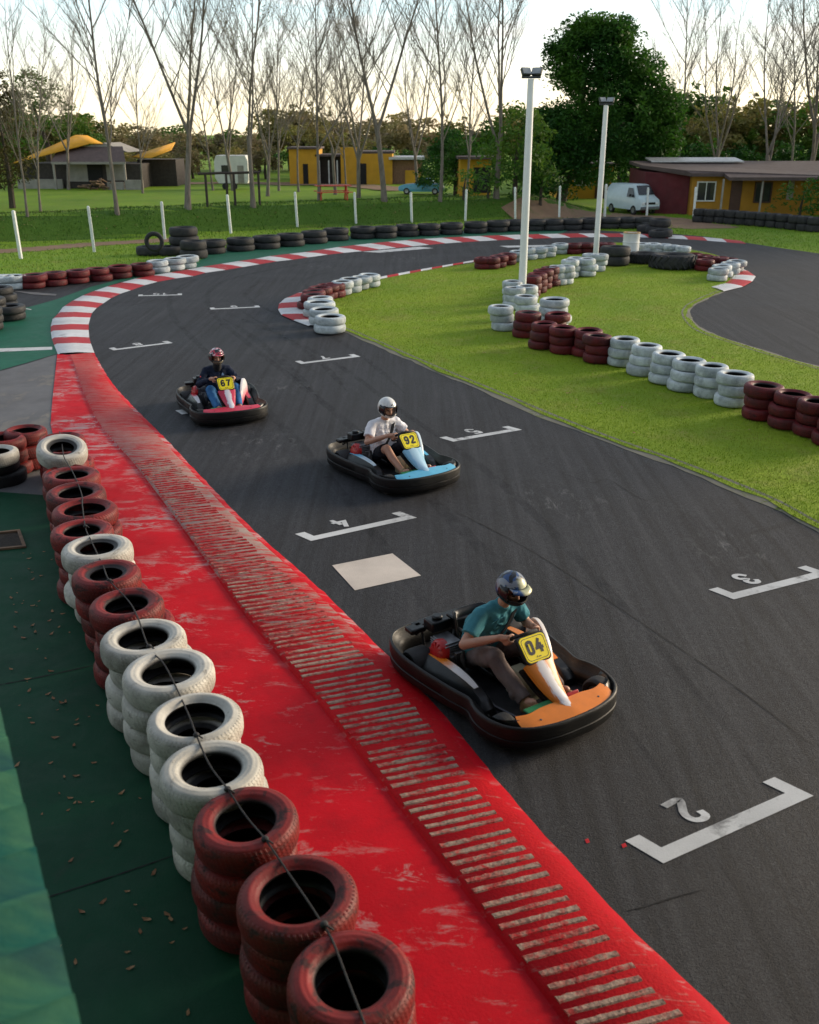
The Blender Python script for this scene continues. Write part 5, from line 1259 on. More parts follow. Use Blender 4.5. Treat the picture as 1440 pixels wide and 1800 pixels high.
# the big dark evergreen
p = Vector(((985 - 720) / 26.7, 66, 0)); rd = random.Random(11); cl = []
LOB = [(2.1, 0, 10.0, 1.9), (3.6, 0, 8.7, 1.8), (.9, .2, 10.4, 1.3), (.1, .3, 8.4, 1.2), (3.2, 0, 6.0, 2.9), (6.0, 0, 5.0, 1.7), (4.8, .2, 6.8, 1.7), (.6, 0, 4.9, 2.3), (5.0, .4, 3.4, 1.4), (2.4, 0, 2.7, 2.0), (-.4, 0, 2.3, 1.7), (-1.0, .2, 5.2, 1.2), (1.4, .2, 7.4, 1.8), (6.6, .2, 3.9, 1.0), (-.5, .2, 9.6, 1.0), (4.6, 0, 8.2, 1.6), (1.4, 0, 11.0, 1.1), (2.9, 0, 10.6, 1.2), (5.8, .1, 6.3, 1.5), (-1.2, .3, 3.6, 1.2), (-1.7, .2, 1.7, 1.3), (-1.6, 0, 3.2, .9)]
for x, y, z, r in LOB:
    for k in range(int(36 * r)):
        q = Vector((rd.gauss(0, 1), rd.gauss(0, 1), rd.gauss(0, 1))).normalized() * r * rd.uniform(.5, 1.06)
        cl.append((x + q.x, y + q.y * .95, (z + q.z * .85) * .95, rd.uniform(.35, .85)))
leafy('evergreen_tree', 'huge dark evergreen tree behind the lamp posts with a domed crown', p, cl, 95, .125, L_DARK, [([(0, 0, -.2), (.2, 0, 1.5), (.8, 0, 4), (1.2, 0, 8)], [.38, .33, .25, .1]), ([(.2, 0, 1.3), (2, 0, 3), (3.8, 0, 5)], [.22, .16, .06]), ([(.1, 0, 1.4), (-1, 0, 3.4), (-1.4, .2, 6)], [.16, .1, .04])], flat=.7)
# dark trees at the left edge
p = hit(22, 366); cl = []
for x, y, z, r in ((0, 0, 5.2, 2.3), (-1.8, .5, 4.2, 2.2), (.6, -.2, 3.0, 1.4), (-.4, 0, 7.2, 1.7), (.8, 0, 6.6, 1.4), (-2.4, 0, 6.6, 1.8), (-1, 0, 2.2, 1.3), (.3, .3, 8.4, 1.0)):
    for k in range(int(18 * r)):
        q = Vector((rd.gauss(0, 1), rd.gauss(0, 1), rd.gauss(0, 1))).normalized() * r * rd.uniform(.5, 1.1); cl.append((x + q.x, y + q.y, z + q.z, rd.uniform(.3, .7)))
leafy('weeping_tree', 'dark olive weeping tree at the left edge of the field', p, cl, 50, .13, m_leafy('leaf_dull_olive', (.035, .038, .010), (.055, .056, .014), (.085, .068, .018)), [([(0, 0, -.2), (.1, 0, 2), (0, 0, 6)], [.26, .2, .06])], droop=.8)
x = (95 - 720) / FX * 100; cl = []
for a, y, z, r in ((0, 0, 6.2, 2.6), (-3.4, 0, 7.6, 2.8), (-2, .5, 9.6, 2.2), (2.2, 0, 5.0, 2.0), (-5.5, 0, 6.4, 3.0), (4.0, 0, 4.2, 1.5)):
    for k in range(int(13 * r)):
        q = Vector((rd.gauss(0, 1), rd.gauss(0, 1), rd.gauss(0, 1))).normalized() * r * rd.uniform(.5, 1.15); cl.append((a + q.x, y + q.y, z + q.z * .8, rd.uniform(.4, .8)))
leafy('broad_tree', 'broad green tree rising behind the shed with the yellow awning', (x, 108, -.8), cl, 40, .2, L_GREEN, [([(-1, 0, -.2), (-1, 0, 4), (-2, 0, 8)], [.4, .3, .1])])
# green mass around the blue car and behind the bank on the right
def bush(label, u, v, w, h, m, size=.12, per=45, name='bush', dz=0, group=None, dens=1):
    p = hit(u, v); cl = []
    for k in range(int(16 * dens * max(1, w * h / 3))):
        a = rd.random() * 2 * PI; rr_ = rd.random() ** .5; z = rd.random()
        cl.append((math.cos(a) * rr_ * w / 2 * (1 - .45 * z * z), math.sin(a) * rr_ * w * .35, .15 * h + z * h * .8 * (1 - .35 * rr_ * rr_), rd.uniform(.3, .6) * min(1.2, .4 + h * .16)))
    b_ = leafy(name, label, p, cl, per, size, m, [([(0, 0, -.1), (0, 0, h * .3), (.1, 0, h * .7)], [.05 + .02 * h, .04 + .015 * h, .02])], group)
    return b_
bush('round dark green tree behind the parked blue car', 800, 343, 7.0, 6.0, L_DARK, .16, name='round_tree')
bush('green shrub to the right of the straight bare tree', 815, 351, 3.6, 1.7, L_GREEN, .10)
bush('low green shrub by the tall bare tree on the bank', 858, 349, 2.6, 1.4, L_GREEN, .10)
bush('leafy tree with a pale crown left of the dark evergreen', 905, 346, 5.0, 5.2, L_GREEN, .14, name='leafy_tree')
bush('dark shrub under the big evergreen', 950, 360, 3.4, 2.4, L_DARK, .11)
bush('bright leafy shrub at the right edge over the tyre wall', 1405, 385, 3.6, 2.2, L_GREEN, .10)
bush('dark leafy shrub at the far right edge', 1450, 388, 3.2, 2.8, L_DARK, .10)
bush('sparse green shrub before the ochre house window', 1352, 372, 1.6, 1.6, L_GREEN, .09)
bush('low weedy hedge behind the black tyre wall', 1310, 366, 3.6, .45, L_GREEN, .08)
bush('low weeds at the foot of the maroon wall', 1200, 372, 2.4, .5, L_GREEN, .08)
# unseen dark evergreens added beyond the right frame edge to shade the bungalow
for j, (x, y, sc) in enumerate(((29.5, 56.5, 1.0), (34, 53, 1.15), (36, 60, 1.2), (31, 49, .8))):
    cl = []
    for k in range(150):
        z = rd.uniform(.6, 9.5); r = (2.6 if z < 5 else 2.6 * (1 - (z - 5) / 6.5)); a = rd.random() * 6.28; q = r * rd.random() ** .5; cl.append((q * math.cos(a) * sc, q * math.sin(a) * sc, z * sc, rd.uniform(.5, .9)))
    leafy('evergreen_tree', ['added dark evergreen shading the right end of the bungalow', 'tall dark evergreen added beyond the right edge for shade', 'tall dark evergreen added behind the right end of the bungalow for shade', 'small dark evergreen added off the right edge for shade'][j], (x, y, -.1), cl, 34, .2, L_DARK, [([(0, 0, -.2), (0, 0, 4), (.1, 0, 8)], [.3, .2, .06])])
# tree line
LV = []
for k in range(5):
    cl = []
    for x, y, z, r in [(0, 0, 4.2, 2.4)] + [(rd.gauss(0, 2.0), rd.gauss(0, 1.5), rd.uniform(2.2, 6.0), rd.uniform(1.1, 1.9)) for _ in range(7)]:
        for q_ in range(int(9 * r)):
            q = Vector((rd.gauss(0, 1), rd.gauss(0, 1), rd.gauss(0, 1))).normalized() * r * rd.uniform(.4, 1.12); cl.append((x + q.x, y + q.y, max(.3, z + q.z * .9), rd.uniform(.4, .8)))
    LV.append((leafcloud('crown', cl, 26, .26, L_OLIVE), MB().tube([(0, 0, -.3), (.2, 0, 2), (0, 0, 5)], [.3, .24, .1], 7).mesh('trunk', BARKD)))
LM = {}
def line_tree(k, m, loc, sc, rz, label, group):
    t = thing('hedgerow_tree', label, 'tree', loc, rz, group); t.scale = (sc * 1.15, sc * 1.15, sc)
    key = (k, m.name)
    if key not in LM:
        me = LV[k][0].copy(); me.materials.clear(); me.materials.append(m); LM[key] = me
    addmesh('crown', LM[key], t); addmesh('trunk', LV[k][1], t)
LB = {'leaf_olive': 'olive green bushy tree in the tree line behind the buildings', 'leaf_brown': 'brownish leafless bushy tree in the tree line behind the buildings', 'leaf_green': 'green bushy tree in the tree line behind the buildings', 'leaf_evergreen': 'dark evergreen tree in the tree line behind the buildings'}
u = -620
while u < 1900:
    far = rd.random()
    if 480 < u < 720: m = L_BROWN if rd.random() < .75 else L_OLIVE
    elif u < 480: m = rd.choice([L_OLIVE, L_BROWN, L_OLIVE, L_GREEN])
    else: m = rd.choice([L_GREEN, L_DARK, L_GREEN, L_OLIVE])
    Y = rd.uniform(122, 150) if u < 1000 else rd.uniform(84, 100)
    x = (u - 720) / FX * (Y * cP + 5 * sP); top = (203 if 480 < u < 720 or 840 < u < 1000 else 221) + rd.uniform(-12, 16) if u > 200 else 205
    if 1000 <= u: top = 205 + rd.uniform(-20, 15)
    H_ = 4.5 + (230 - top) / FX * Y + .8; line_tree(rd.randrange(5), m, (x, Y, float(height(x, Y)) - .1), H_ / 6.9, rd.random() * 6, LB[m.name], 'tree line behind the buildings')
    u += rd.uniform(22, 36) if u < 1000 else rd.uniform(28, 44)
for i in range(40):   # undergrowth that closes the tree line
    u = -620 + 64 * i; Y = (116 if u < 1000 else 80) + rd.uniform(0, 6); x = (u - 720) / FX * (Y * cP + 5 * sP); m = L_BROWN if 250 < u < 700 and i % 2 else L_OLIVE if u < 500 else L_DARK
    line_tree(rd.randrange(5), m, (x, Y, float(height(x, Y)) - .3), .56, rd.random() * 6, {'leaf_olive': 'low olive bush at the foot of the tree line', 'leaf_brown': 'low brown bush at the foot of the tree line', 'leaf_evergreen': 'low dark bush at the foot of the tree line'}[m.name], 'undergrowth at the tree line')

# ------------------------------------------------------------------ buildings
def at(u, Y): return (u - 720) / FX * (Y * cP + 5 * sP)
def zt(v, Y):
    k = (900 - v) / FX; return CAM_H + Y * (k * cP - sP) / (cP + k * sP)
W_OCH = mat('wall_ochre', (.52, .27, .018), .85, var=.12, scale=1.2, bump=.3); W_OCH_SHADED = mat('wall_ochre_shaded', (.34, .165, .012), .85, var=.16, scale=1.0, bump=.3); W_MAR = mat('wall_maroon', (.085, .008, .012), .8, var=.2, scale=1.5, bump=.3); W_GREY = mat('wall_grey', (.26, .24, .21), .9, var=.2, scale=1.5, bump=.3); W_DK = mat('wall_dark_wood', (.035, .028, .024), .85, var=.35, scale=3)  # bungalow ochre is the wall ochre darkened, shade put into the paint
R_BRN = mat('roof_brown', (.075, .052, .048), .8, var=.2, scale=2, bump=.4); R_YEL = mat('awning_yellow', (.62, .30, .012), .7, var=.12, scale=1.5); R_SIL = mat('roof_silver', (.45, .46, .47), .45, .5, var=.2); GLS = mat('pane_dark', (.018, .020, .024), .12); D_BRN = mat('door_brown', (.06, .022, .012), .6); W_WHT = mat('frame_white', (.55, .55, .53), .6); HOLE = mat('dark_opening', (.010, .009, .009), .9)
def house(name, label, x0, x1, Y, dep, z0, h, wall, slope=0, group=None):
    t = thing(name, label, 'building', ((x0 + x1) / 2, Y, z0), 0, group); w = x1 - x0
    b = MB(); b.box((0, dep / 2, h / 2 - .2), (w, dep, h + .4)); b.build('wall', wall, t, smooth=0); return t, w
def opening(t, name, x, z, w, h, m, frame_m=None, pane=None):
    """door or window on the front (y = 0) of a house"""
    b = MB(); b.box((x, -.015, z), (w, .06, h)); o = b.build(name, m, t, smooth=0)
    if frame_m:
        b = MB()
        for sx in (-1, 1): b.box((x + sx * (w / 2 + .04), -.03, z), (.08, .10, h + .16))
        for sz in (-1, 1): b.box((x, -.03, z + sz * (h / 2 + .04)), (w, .10, .08))
        b.box((x, -.05, z), (.05, .03, h)); b.build('frame', frame_m, o, smooth=0)
    return o
Fz = -.80
# shed with yellow awning
Y = 100
t, w = house('barn', 'grey barn with a brown porch roof and a yellow awning', at(40, Y), at(250, Y), Y, 7, Fz, zt(288, Y) - Fz, W_DK)
X0 = (at(40, Y) + at(250, Y)) / 2
xl, xr = at(105, Y) - X0, at(233, Y) - X0; ze, zr = zt(286, Y) - Fz, zt(262, Y) - Fz; zg = zt(251, Y) - Fz
b = MB(); b.loft([[(xl, -1.6, ze), (xr, -1.6, ze), (xr - 1.0, 1.5, zr + .1), (xl - .3 + .2, 1.5, zr + .1)], [(xl, -1.6, ze + .14), (xr, -1.6, ze + .14), (xr - 1.0, 1.5, zr + .24), (xl - .1, 1.5, zr + .24)]]); b.build('porch_roof', R_BRN, t, smooth=0)
b = MB(); b.box(((xl + xr) / 2, -1.63, ze + .02), (xr - xl, .05, .22)); b.build('fascia', W_GREY, t, smooth=0)
b = MB(); b.loft([[(xl - .6, 1.4, zr - .3), (xr - .5, 1.4, zr - .3), ((xl + xr) / 2 + .8, 1.4, zg)], [(xl - .6, 7.2, zr - .3), (xr - .5, 7.2, zr - .3), ((xl + xr) / 2 + .8, 7.2, zg)]]); b.build('gable', W_GREY, t, smooth=0)
ax0, ax1, axp = at(38, Y) - X0, at(182, Y) - X0, at(132, Y) - X0
b = MB(); aw = [[(ax0, -1.2, zt(285, Y) - Fz), (at(110, Y) - X0, -.6, zt(266, Y) - Fz), (at(160, Y) - X0, 1.2, zt(251.5, Y) - Fz), (ax1, 1.3, zt(252, Y) - Fz)], [(ax0 + .2, 3.2, zt(276, Y) - Fz), (at(85, Y) - X0, 3.4, zt(254, Y) - Fz), (axp - .5, 3.6, zt(237, Y) - Fz), (axp + .6, 3.8, zt(238, Y) - Fz)]]
b.loft(aw, 0, False, False); o = b.build('awning', R_YEL, t, smooth=60); sd = o.modifiers.new('s', 'SOLIDIFY'); sd.thickness = .10
for x in (xl + .15, xr - .2): MB().box((x, -1.5, ze / 2), (.18, .18, ze)).build('post', W_GREY, t, smooth=0)
opening(t, 'panel', at(140, Y) - X0, zt(302, Y) - Fz, 1.9, 1.8, W_GREY); opening(t, 'doorway', at(170, Y) - X0, 1.1, 1.5, 2.2, HOLE); opening(t, 'panel', at(205, Y) - X0, zt(300, Y) - Fz, 1.7, 1.8, W_GREY)
for px, py, sx, sz in ((75, -.5, 4.4, .9), (215, -2.2, 1.6, .7), (247, -2.2, 1.7, .9)): MB().box((at(px, Y) - X0, py, sz / 2), (sx, .3, sz)).build('low_wall', W_GREY, t, smooth=0)
# second yellow awning on a dark lean-to
t, w = house('lean_to', 'dark lean-to with a small yellow awning left of the caravan', at(245, 104), at(312, 104), 104, 4, Fz, 2.6, W_DK); Xc = (at(245, 104) + at(312, 104)) / 2
b = MB(); b.loft([[(at(246, 104) - Xc, -2, zt(274, 104) - Fz), (at(278, 104) - Xc, -2, zt(276, 104) - Fz), (at(310, 104) - Xc, -1, zt(262, 104) - Fz)], [(at(262, 104) - Xc, 2, zt(264, 104) - Fz), (at(284, 104) - Xc, 2, zt(257, 104) - Fz), (at(306, 104) - Xc, 2, zt(250, 104) - Fz)]], 0, False, False); o = b.build('awning', R_YEL, t); sd = o.modifiers.new('s', 'SOLIDIFY'); sd.thickness = .08
# caravan
Y = 98; x0, x1 = at(379, Y), at(438, Y); cv = thing('caravan', 'small white caravan parked beyond the dark wooden frames', 'caravan', ((x0 + x1) / 2, Y, Fz)); hw = (x1 - x0) / 2; zh = zt(273, Y) - Fz
b = MB(); pr = [(-hw * .80, .55), (hw * .9, .55), (hw, .9), (hw, zh * .85), (hw * .86, zh), (-hw * .86, zh), (-hw, zh * .82), (-hw, 1.1)]
b.loft([[(x, 0, z) for x, z in pr], [(x, 2, z) for x, z in pr]]); b.build('body', mat('caravan_white', (.60, .60, .56), .5, var=.1, scale=2), cv, bevel=.05, smooth=30)
opening(cv, 'window', -hw * .35, zh * .62, .75, .6, GLS, None); opening(cv, 'door', hw * .55, 1.4, .6, 1.6, W_GREY)
for s in (-.35, .1): MB().lathe([(0, -.08), (.3, -.08), (.3, .08), (0, .08)], 16, M=Matrix.Translation((hw * s * 1.2, .02, .3)) @ rotm('X', PI / 2)).build('wheel', K_RUB, cv)
# yellow cottages across the field
Y = 108
t, w = house('cottage', 'small yellow cottage with a dark door left of the picnic table', at(510, Y), at(560, Y), Y, 6, Fz, zt(262, Y) - Fz, W_OCH)
opening(t, 'door', at(538, Y) - (at(510, Y) + at(560, Y)) / 2, 1.0, .55, 2.1, HOLE); b = MB(); b.box((0, 3, zt(262, Y) - Fz + .1), (w + .4, 6.6, .2)); b.build('roof', R_BRN, t, smooth=0)
t, w = house('porch_building', 'grey brown open porch between the yellow cottages', at(558, Y + 1), at(602, Y + 1), Y + 1, 5, Fz, zt(275, Y) - Fz, W_DK)
b = MB(); b.box((0, 2, zt(275, Y) - Fz + .1), (w + .2, 6, .2)); b.build('roof', R_BRN, t, smooth=0)
for x in (-1.0, 0, .9): MB().box((x, -.9, 1.2), (.12, .12, 2.4)).build('post', W_WHT, t, smooth=0)
t, w = house('house', 'yellow house with a tall left wall and a dark doorway', at(601, Y), at(690, Y), Y, 7, Fz, zt(270, Y) - Fz, W_OCH); Xc = (at(601, Y) + at(690, Y)) / 2
b = MB(); b.box((at(616, Y) - Xc, .2, (zt(259, Y) - Fz) / 2), (at(633, Y) - at(601, Y), .6, zt(259, Y) - Fz)); b.build('gable_wall', W_OCH, t, smooth=0)
opening(t, 'door', at(638, Y) - Xc, 1.05, .8, 2.1, HOLE); b = MB(); b.box((.6, 3.6, zt(270, Y) - Fz + .12), (w - .8, 7.2, .22)); b.build('roof', R_BRN, t, smooth=0)
t, w = house('annex', 'brick and ochre annex with a slatted grey roof behind bare trees', at(688, Y), at(742, Y), Y + .5, 6, Fz, zt(282, Y) - Fz, mat('wall_brick', (.22, .12, .075), .9, var=.3, scale=6)); b = MB(); b.box((0, 2.6, zt(278, Y) - Fz), (w + .5, 7, .25)); b.build('roof', R_SIL, t, smooth=0)
b = MB(); b.box((w * .2, -.2, .7), (w * .5, .3, 1.4)); b.build('low_wall', W_OCH, t, smooth=0)
Y = 84; t, w = house('shed_house', 'ochre outbuilding half hidden by leafy trees left of the lamp post', at(808, Y), at(862, Y), Y, 5, Fz + .3, zt(278, Y) - Fz - .3, W_OCH); opening(t, 'doorway', w * .22, 1.2, 1.4, 2.0, HOLE); b = MB(); b.box((0, 2, zt(277, Y) - Fz - .3), (w + .5, 6, .2)); b.build('roof', R_BRN, t, smooth=0)
Y = 72; t, w = house('back_house', 'ochre house behind the big evergreen and the white van', at(985, Y), at(1075, Y), Y, 6, 0, zt(292, Y), W_OCH); opening(t, 'door', w * .28, 1.0, .9, 2.0, D_BRN); opening(t, 'window', -w * .1, 1.4, 1.0, .9, GLS, W_WHT); b = MB(); b.box((0, 2.6, zt(292, Y) + .12), (w + .6, 7, .2)); b.build('roof', R_BRN, t, smooth=0)
# ochre house with maroon side wall
Y = 57.0; xa, xb, xc, xd = at(1140, Y), at(1212, Y), at(1232, Y), at(1520, Y)
t = thing('bungalow', 'ochre bungalow with a maroon wall and brown overhanging roof', 'building', (xc, Y, -.15)); hz = 2.32
b = MB(); b.loft([[(xa - xc, 1.8, -.2), (xb - xc, .8, -.2), (xb - xc, 6, -.2), (xa - xc, 6, -.2)], [(xa - xc, 1.8, hz + .12), (xb - xc, .8, hz + .05), (xb - xc, 6, hz + .2), (xa - xc, 6, hz + .2)]]); b.build('side_wall', W_MAR, t, smooth=0)
b = MB(); b.box(((xd - xb) / 2 + xb - xc + .02, 3.2, hz / 2 - .1), (xd - xb, 5.6, hz + .2)); b.build('wall', W_OCH_SHADED, t, smooth=0)
b = MB(); b.loft([[(xb - xc - .2, -.1, hz - .05), (at(1262, Y) - xc, -.1, hz - .05), (at(1262, Y) - xc, -1.1, hz - .22), (xd - xc, -1.1, hz - .22), (xd - xc, 6.4, hz + .42), (xa - xc, 6.4, hz + .42), (xa - xc - .1, 2.4, hz + .30), (xb - xc - .5, .2, hz + .10)], [(xb - xc - .2, -.1, hz + .12), (at(1262, Y) - xc, -.1, hz + .12), (at(1262, Y) - xc, -1.1, hz - .05), (xd - xc, -1.1, hz - .05), (xd - xc, 6.4, hz + .60), (xa - xc, 6.4, hz + .60), (xa - xc - .1, 2.4, hz + .47), (xb - xc - .5, .2, hz + .27)]]); b.build('roof', R_BRN, t, smooth=0)
b = MB(); b.loft([[(at(1172, Y) - xc, 5.0, hz + .56), (at(1345, Y) - xc, 5.0, hz + .56), (at(1345, Y) - xc, 6.8, hz + .72), (at(1172, Y) - xc, 6.8, hz + .72)], [(at(1172, Y) - xc, 5.0, hz + .63), (at(1345, Y) - xc, 5.0, hz + .63), (at(1345, Y) - xc, 6.8, hz + .80), (at(1172, Y) - xc, 6.8, hz + .80)]]); b.build('skylight_strip', R_SIL, t, smooth=0)
t2 = t
def open2(name, u, zc, w, h, m, fm=None):
    b = MB(); x = at(u, Y) - xc; b.box((x, .385, zc), (w, .06, h)); o = b.build(name, m, t2, smooth=0)
    if fm:
        b = MB()
        for sx in (-1, 1): b.box((x + sx * (w / 2 + .035), .37, zc), (.07, .10, h + .14))
        for sz in (-1, 1): b.box((x, .37, zc + sz * (h / 2 + .035)), (w, .10, .07))
        b.box((x, .35, zc), (.05, .03, h)); b.build('frame', fm, o, smooth=0)
open2('window', 1238, 1.45, .95, .95, GLS, W_WHT); open2('door', 1291, 1.02, .62, 2.04, D_BRN); open2('window', 1338, 1.4, .85, 1.0, GLS, D_BRN)
b = MB(); b.box((at(1385, Y) - xc, .34, 1.5), (.35, .08, 1.0)); b.build('notice', W_GREY, t, smooth=0)
for u in (1255, 1322): MB().box((at(u, Y) - xc, -.9, hz / 2 - .1), (.09, .09, hz - .1)).build('post', W_GREY, t, smooth=0)
# pale things by the hedge
for j, (u, v, w, h) in enumerate(((1344, 366, .45, .75), (1375, 364, .9, 1.0))):
    p = hit(u, v); b = MB(); b.loft([[(-w / 2, -.2, 0), (w / 2, -.2, 0), (w / 2, .2, 0), (-w / 2, .2, 0)], [(-w * .48, -.22, h * .6), (w * .48, -.22, h * .6), (w * .5, .2, h * .7), (-w * .5, .2, h * .7)], [(-w * .2, -.1, h), (w * .3, -.1, h * .95), (w * .3, .12, h), (-w * .2, .12, h)]]); o = tag(b.build('sack', mat('sack_white', (.50, .54, .56), .8, var=.15), bevel=.06), ['small white sack in front of the ochre house', 'large white sack by the leafy shrub at the right'][j], 'sack'); o.location = p

# ------------------------------------------------------------------ van, car, table, wooden frames, woodpile
def van(label, loc, rz):
    t = thing('van', label, 'van', loc, rz); VB = mat('van_paint', (.46, .56, .58), .35, var=.06, scale=3, coat=.3)
    sec = [(-1.95, .38, 1.0, .78, .78), (-1.98, .40, 1.62, .78, .66), (-1.75, .34, 1.86, .80, .60), (.6, .32, 1.90, .80, .60), (1.0, .32, 1.84, .80, .60), (1.55, .32, 1.20, .80, .72), (1.90, .34, 1.05, .78, .74), (2.0, .42, .85, .76, .74)]
    b = MB(); b.loft([[(x, -w0, zb), (x, -w0 * 1.01, min(.95, ztp * .9)), (x, -w1, ztp - .07), (x, -w1 * .86, ztp), (x, w1 * .86, ztp), (x, w1, ztp - .07), (x, w0 * 1.01, min(.95, ztp * .9)), (x, w0, zb)] for x, zb, ztp, w0, w1 in sec]); b.build('body', VB, t, smooth=50)
    # windscreen slopes between x = 1.0 (z 1.84) and x = 1.55 (z 1.20)
    n = Vector((.64, 0, .55)).normalized() * .012
    b = MB(); b.add([Vector((1.53, -.64, 1.26)) + n, Vector((1.53, .64, 1.26)) + n, Vector((1.06, .53, 1.80)) + n, Vector((1.06, -.53, 1.80)) + n], [(0, 1, 2, 3)]); o = b.build('windscreen', GLS, t, smooth=0); sd = o.modifiers.new('s', 'SOLIDIFY'); sd.thickness = .01
    for s in (-1, 1):
        for x0, x1 in ((.45, 1.22),):
            b = MB(); b.add([(x0, s * .815, 1.10), (x1 + .12, s * .815, 1.10), (x1 - .28, s * .70, 1.66), (x0, s * .70, 1.66)], [(0, 1, 2, 3)]); o = b.build('side_window', GLS, t, smooth=0); sd = o.modifiers.new('s', 'SOLIDIFY'); sd.thickness = .02; sd.offset = 0
        b = MB(); b.box((2.0, s * .55, .74), (.06, .26, .17)); b.build('headlight', mat('headlight', (.6, .62, .62), .1), t, bevel=.02)
        for x in (-1.25, 1.25):
            M_ = Matrix.Translation((x, s * .74, .30)) @ rotm('X', PI / 2); wq = MB().lathe([(.17, -.09), (.27, -.09), (.30, -.06), (.30, .06), (.27, .09), (.17, .09)], 24, M=M_, ring=True).build('wheel', K_RUB, t); MB().lathe([(0, -.07), (.175, -.08), (.175, .08), (0, .07)], 18, M=M_).build('rim', K_RIM, wq)
        b = MB(); b.box((.98, s * .92, 1.22), (.06, .16, .14)); b.build('mirror', K_BLK, t, bevel=.015)
    b = MB(); b.box((2.01, 0, .47), (.10, 1.5, .16)); b.build('bumper', mat('bumper_grey', (.12, .13, .14), .6), t, bevel=.03)
    b = MB(); b.box((2.005, 0, .74), (.03, .80, .13)); b.build('grille', K_BLK, t)
    return t
p = hit(1108, 372) - Vector((.2, 1.2, 0)); van('pale blue white delivery van parked by the maroon wall', p, math.radians(-66)).scale = (.86, .86, .88)
def car(label, loc, rz, col):
    t = thing('parked_car', label, 'car', loc, rz); cp = mat('car_paint', col, .3, var=.1, coat=.4)
    sec = [(-2.0, .35, .70, .70), (-1.95, .30, .88, .76), (-1.3, .25, .93, .80), (.55, .25, .92, .80), (1.5, .26, .84, .78), (1.95, .30, .72, .74), (2.05, .38, .60, .68)]
    b = MB(); b.loft([[(x, -w, zb), (x, -w * 1.02, (zb + z) / 2), (x, -w * .92, z), (x, w * .92, z), (x, w * 1.02, (zb + z) / 2), (x, w, zb)] for x, zb, z, w in sec]); b.build('body', cp, t, smooth=50)
    b = MB(); b.loft([[(-1.25, -.72, .92), (.65, -.72, .90), (.65, .72, .90), (-1.25, .72, .92)], [(-.85, -.60, 1.32), (.05, -.60, 1.34), (.05, .60, 1.34), (-.85, .60, 1.32)]]); c = b.build('cabin', GLS, t, bevel=.04)
    b = MB(); b.box((-.4, 0, 1.345), (.95, 1.18, .03)); b.build('roof', cp, t, bevel=.01)
    for x in (-1.25, 1.3):
        for s in (-1, 1):
            M_ = Matrix.Translation((x, s * .74, .29)) @ rotm('X', PI / 2); w_ = MB().lathe([(.17, -.09), (.27, -.09), (.29, 0), (.27, .09), (.17, .09)], 20, M=M_, ring=True).build('wheel', K_RUB, t); MB().lathe([(0, -.07), (.175, -.08), (.175, .08), (0, .07)], 16, M=M_).build('rim', K_RIM, w_)
p = hit(742, 341); car('blue car parked under the round dark green tree', p, math.radians(172), (.06, .30, .42))
p = hit(586, 352); t = thing('picnic_table', 'red picnic table with benches on the grass behind the bank', 'table', p, .2); PR = mat('table_red', (.50, .06, .025), .6, var=.15)
b = MB(); [b.box((0, -.3 + .15 * k, .76), (1.9, .14, .04)) for k in range(5)]; b.build('tabletop', PR, t, smooth=0)
for s in (-1, 1):
    b = MB(); b.box((0, s * .72, .45), (1.9, .26, .04)); b.build('bench', PR, t, smooth=0)
    b = MB(); b.box((s * .7, 0, .40), (.08, 1.5, .08)); b.tube([(s * .7, -.5, 0), (s * .7, -.15, .74)], .045, 6); b.tube([(s * .7, .5, 0), (s * .7, .15, .74)], .045, 6); b.build('leg', PR, t, smooth=0)
M_WD = mat('frame_wood', (.030, .022, .018), .8, var=.3)
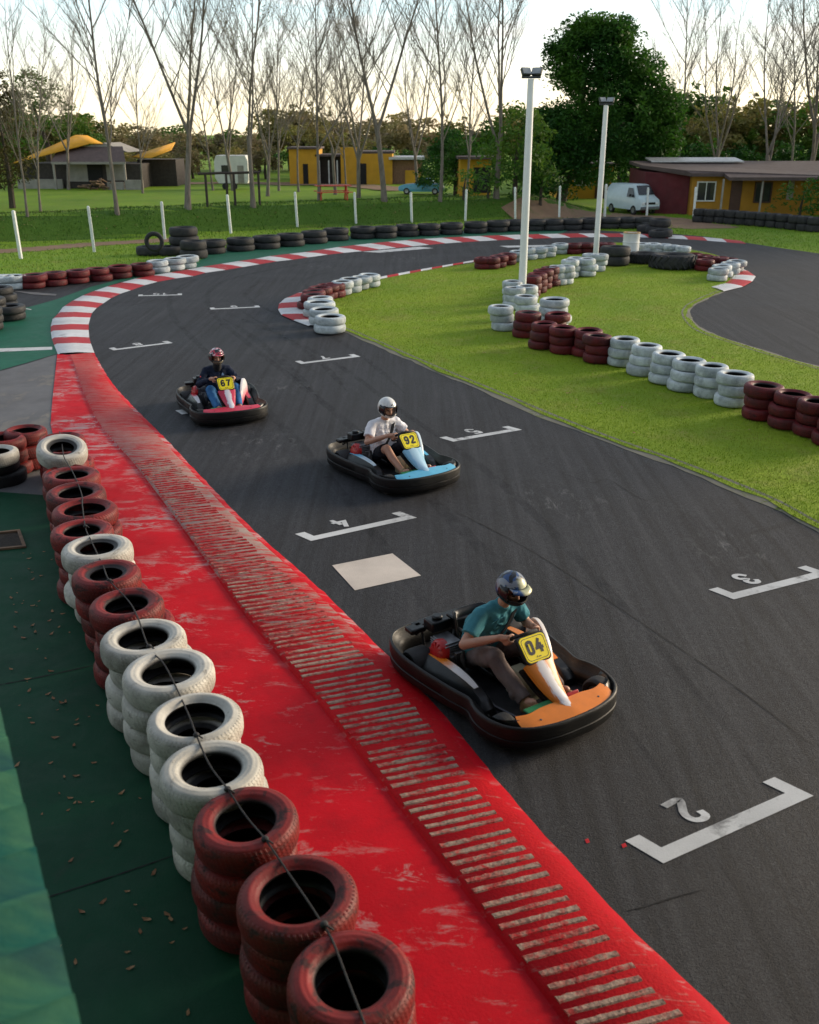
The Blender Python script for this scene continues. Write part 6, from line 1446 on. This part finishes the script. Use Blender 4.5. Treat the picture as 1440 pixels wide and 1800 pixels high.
for j, (ua, ub, v) in enumerate(((365, 401, 363), (414, 457, 361))):
    p0, p1 = hit(ua, v), hit(ub, v - 1); t = thing('timber_frame', ['dark timber post-and-beam frame, the left one on the bank', 'dark timber post-and-beam frame beside the budding tree'][j], 'wooden frame', p0, math.atan2(p1.y - p0.y, p1.x - p0.x), 'dark timber frames on the bank'); L = (p1 - p0).length
    for x in (0, L): b = MB(); b.tube([(x, 0, -.2), (x, 0, 1.50)], .065, 8); b.build('post', M_WD, t)
    b = MB(); b.tube([(-.35, 0, 1.52), (L + .1, 0, 1.54)], .06, 8); b.build('beam', M_WD, t)
p = hit(172, 333); wp = thing('woodpile', 'heap of cut logs on the grass before the barn', 'woodpile', p); b = MB()
for k in range(34):
    a = rd.random() * PI; x, y, z = rd.gauss(0, .8), rd.gauss(0, .4), rd.uniform(.05, .8); x *= (1 - z * .7); d = Vector((math.cos(a), math.sin(a), rd.gauss(0, .3))).normalized() * .45; b.tube([Vector((x, y, z)) - d, Vector((x, y, z)) + d], rd.uniform(.05, .10), 7)
b.build('logs', mat('log_wood', (.16, .10, .06), .9, var=.4), wp)

# ------------------------------------------------------------------ unseen building round the camera's raised deck, added to block sky and darken foreground
t = thing('sky_blocker', 'added unseen building with a raised deck that blocks sky behind the camera', 'building', (0, -1.6, 0)); WD = mat('sky_blocker_wall', (.10, .10, .09), .85, var=.2, scale=1.5, bump=.3)
b = MB(); b.box((0, -3.5, 3.6), (26, 7, 7.2)); b.build('wall', WD, t, smooth=0)
b = MB(); b.loft([[(-13.6, 5.2, 7.0), (13.6, 5.2, 7.0), (13.6, -7.5, 8.0), (-13.6, -7.5, 8.0)], [(-13.6, 5.2, 7.15), (13.6, 5.2, 7.15), (13.6, -7.5, 8.15), (-13.6, -7.5, 8.15)]]); b.build('roof', R_BRN, t, smooth=0)  # roof pushed forward over the camera to darken the near ground
for x in (-9, -4.5, 4.5, 9): opening(t, 'window', x, 4.6, 1.6, 1.3, GLS, W_WHT)
opening(t, 'door', 0, 3.95, 1.0, 2.1, D_BRN)
b = MB(); b.box((0, .62, 2.80), (24, 1.22, .16)); b.build('deck', W_DK, t, smooth=0)
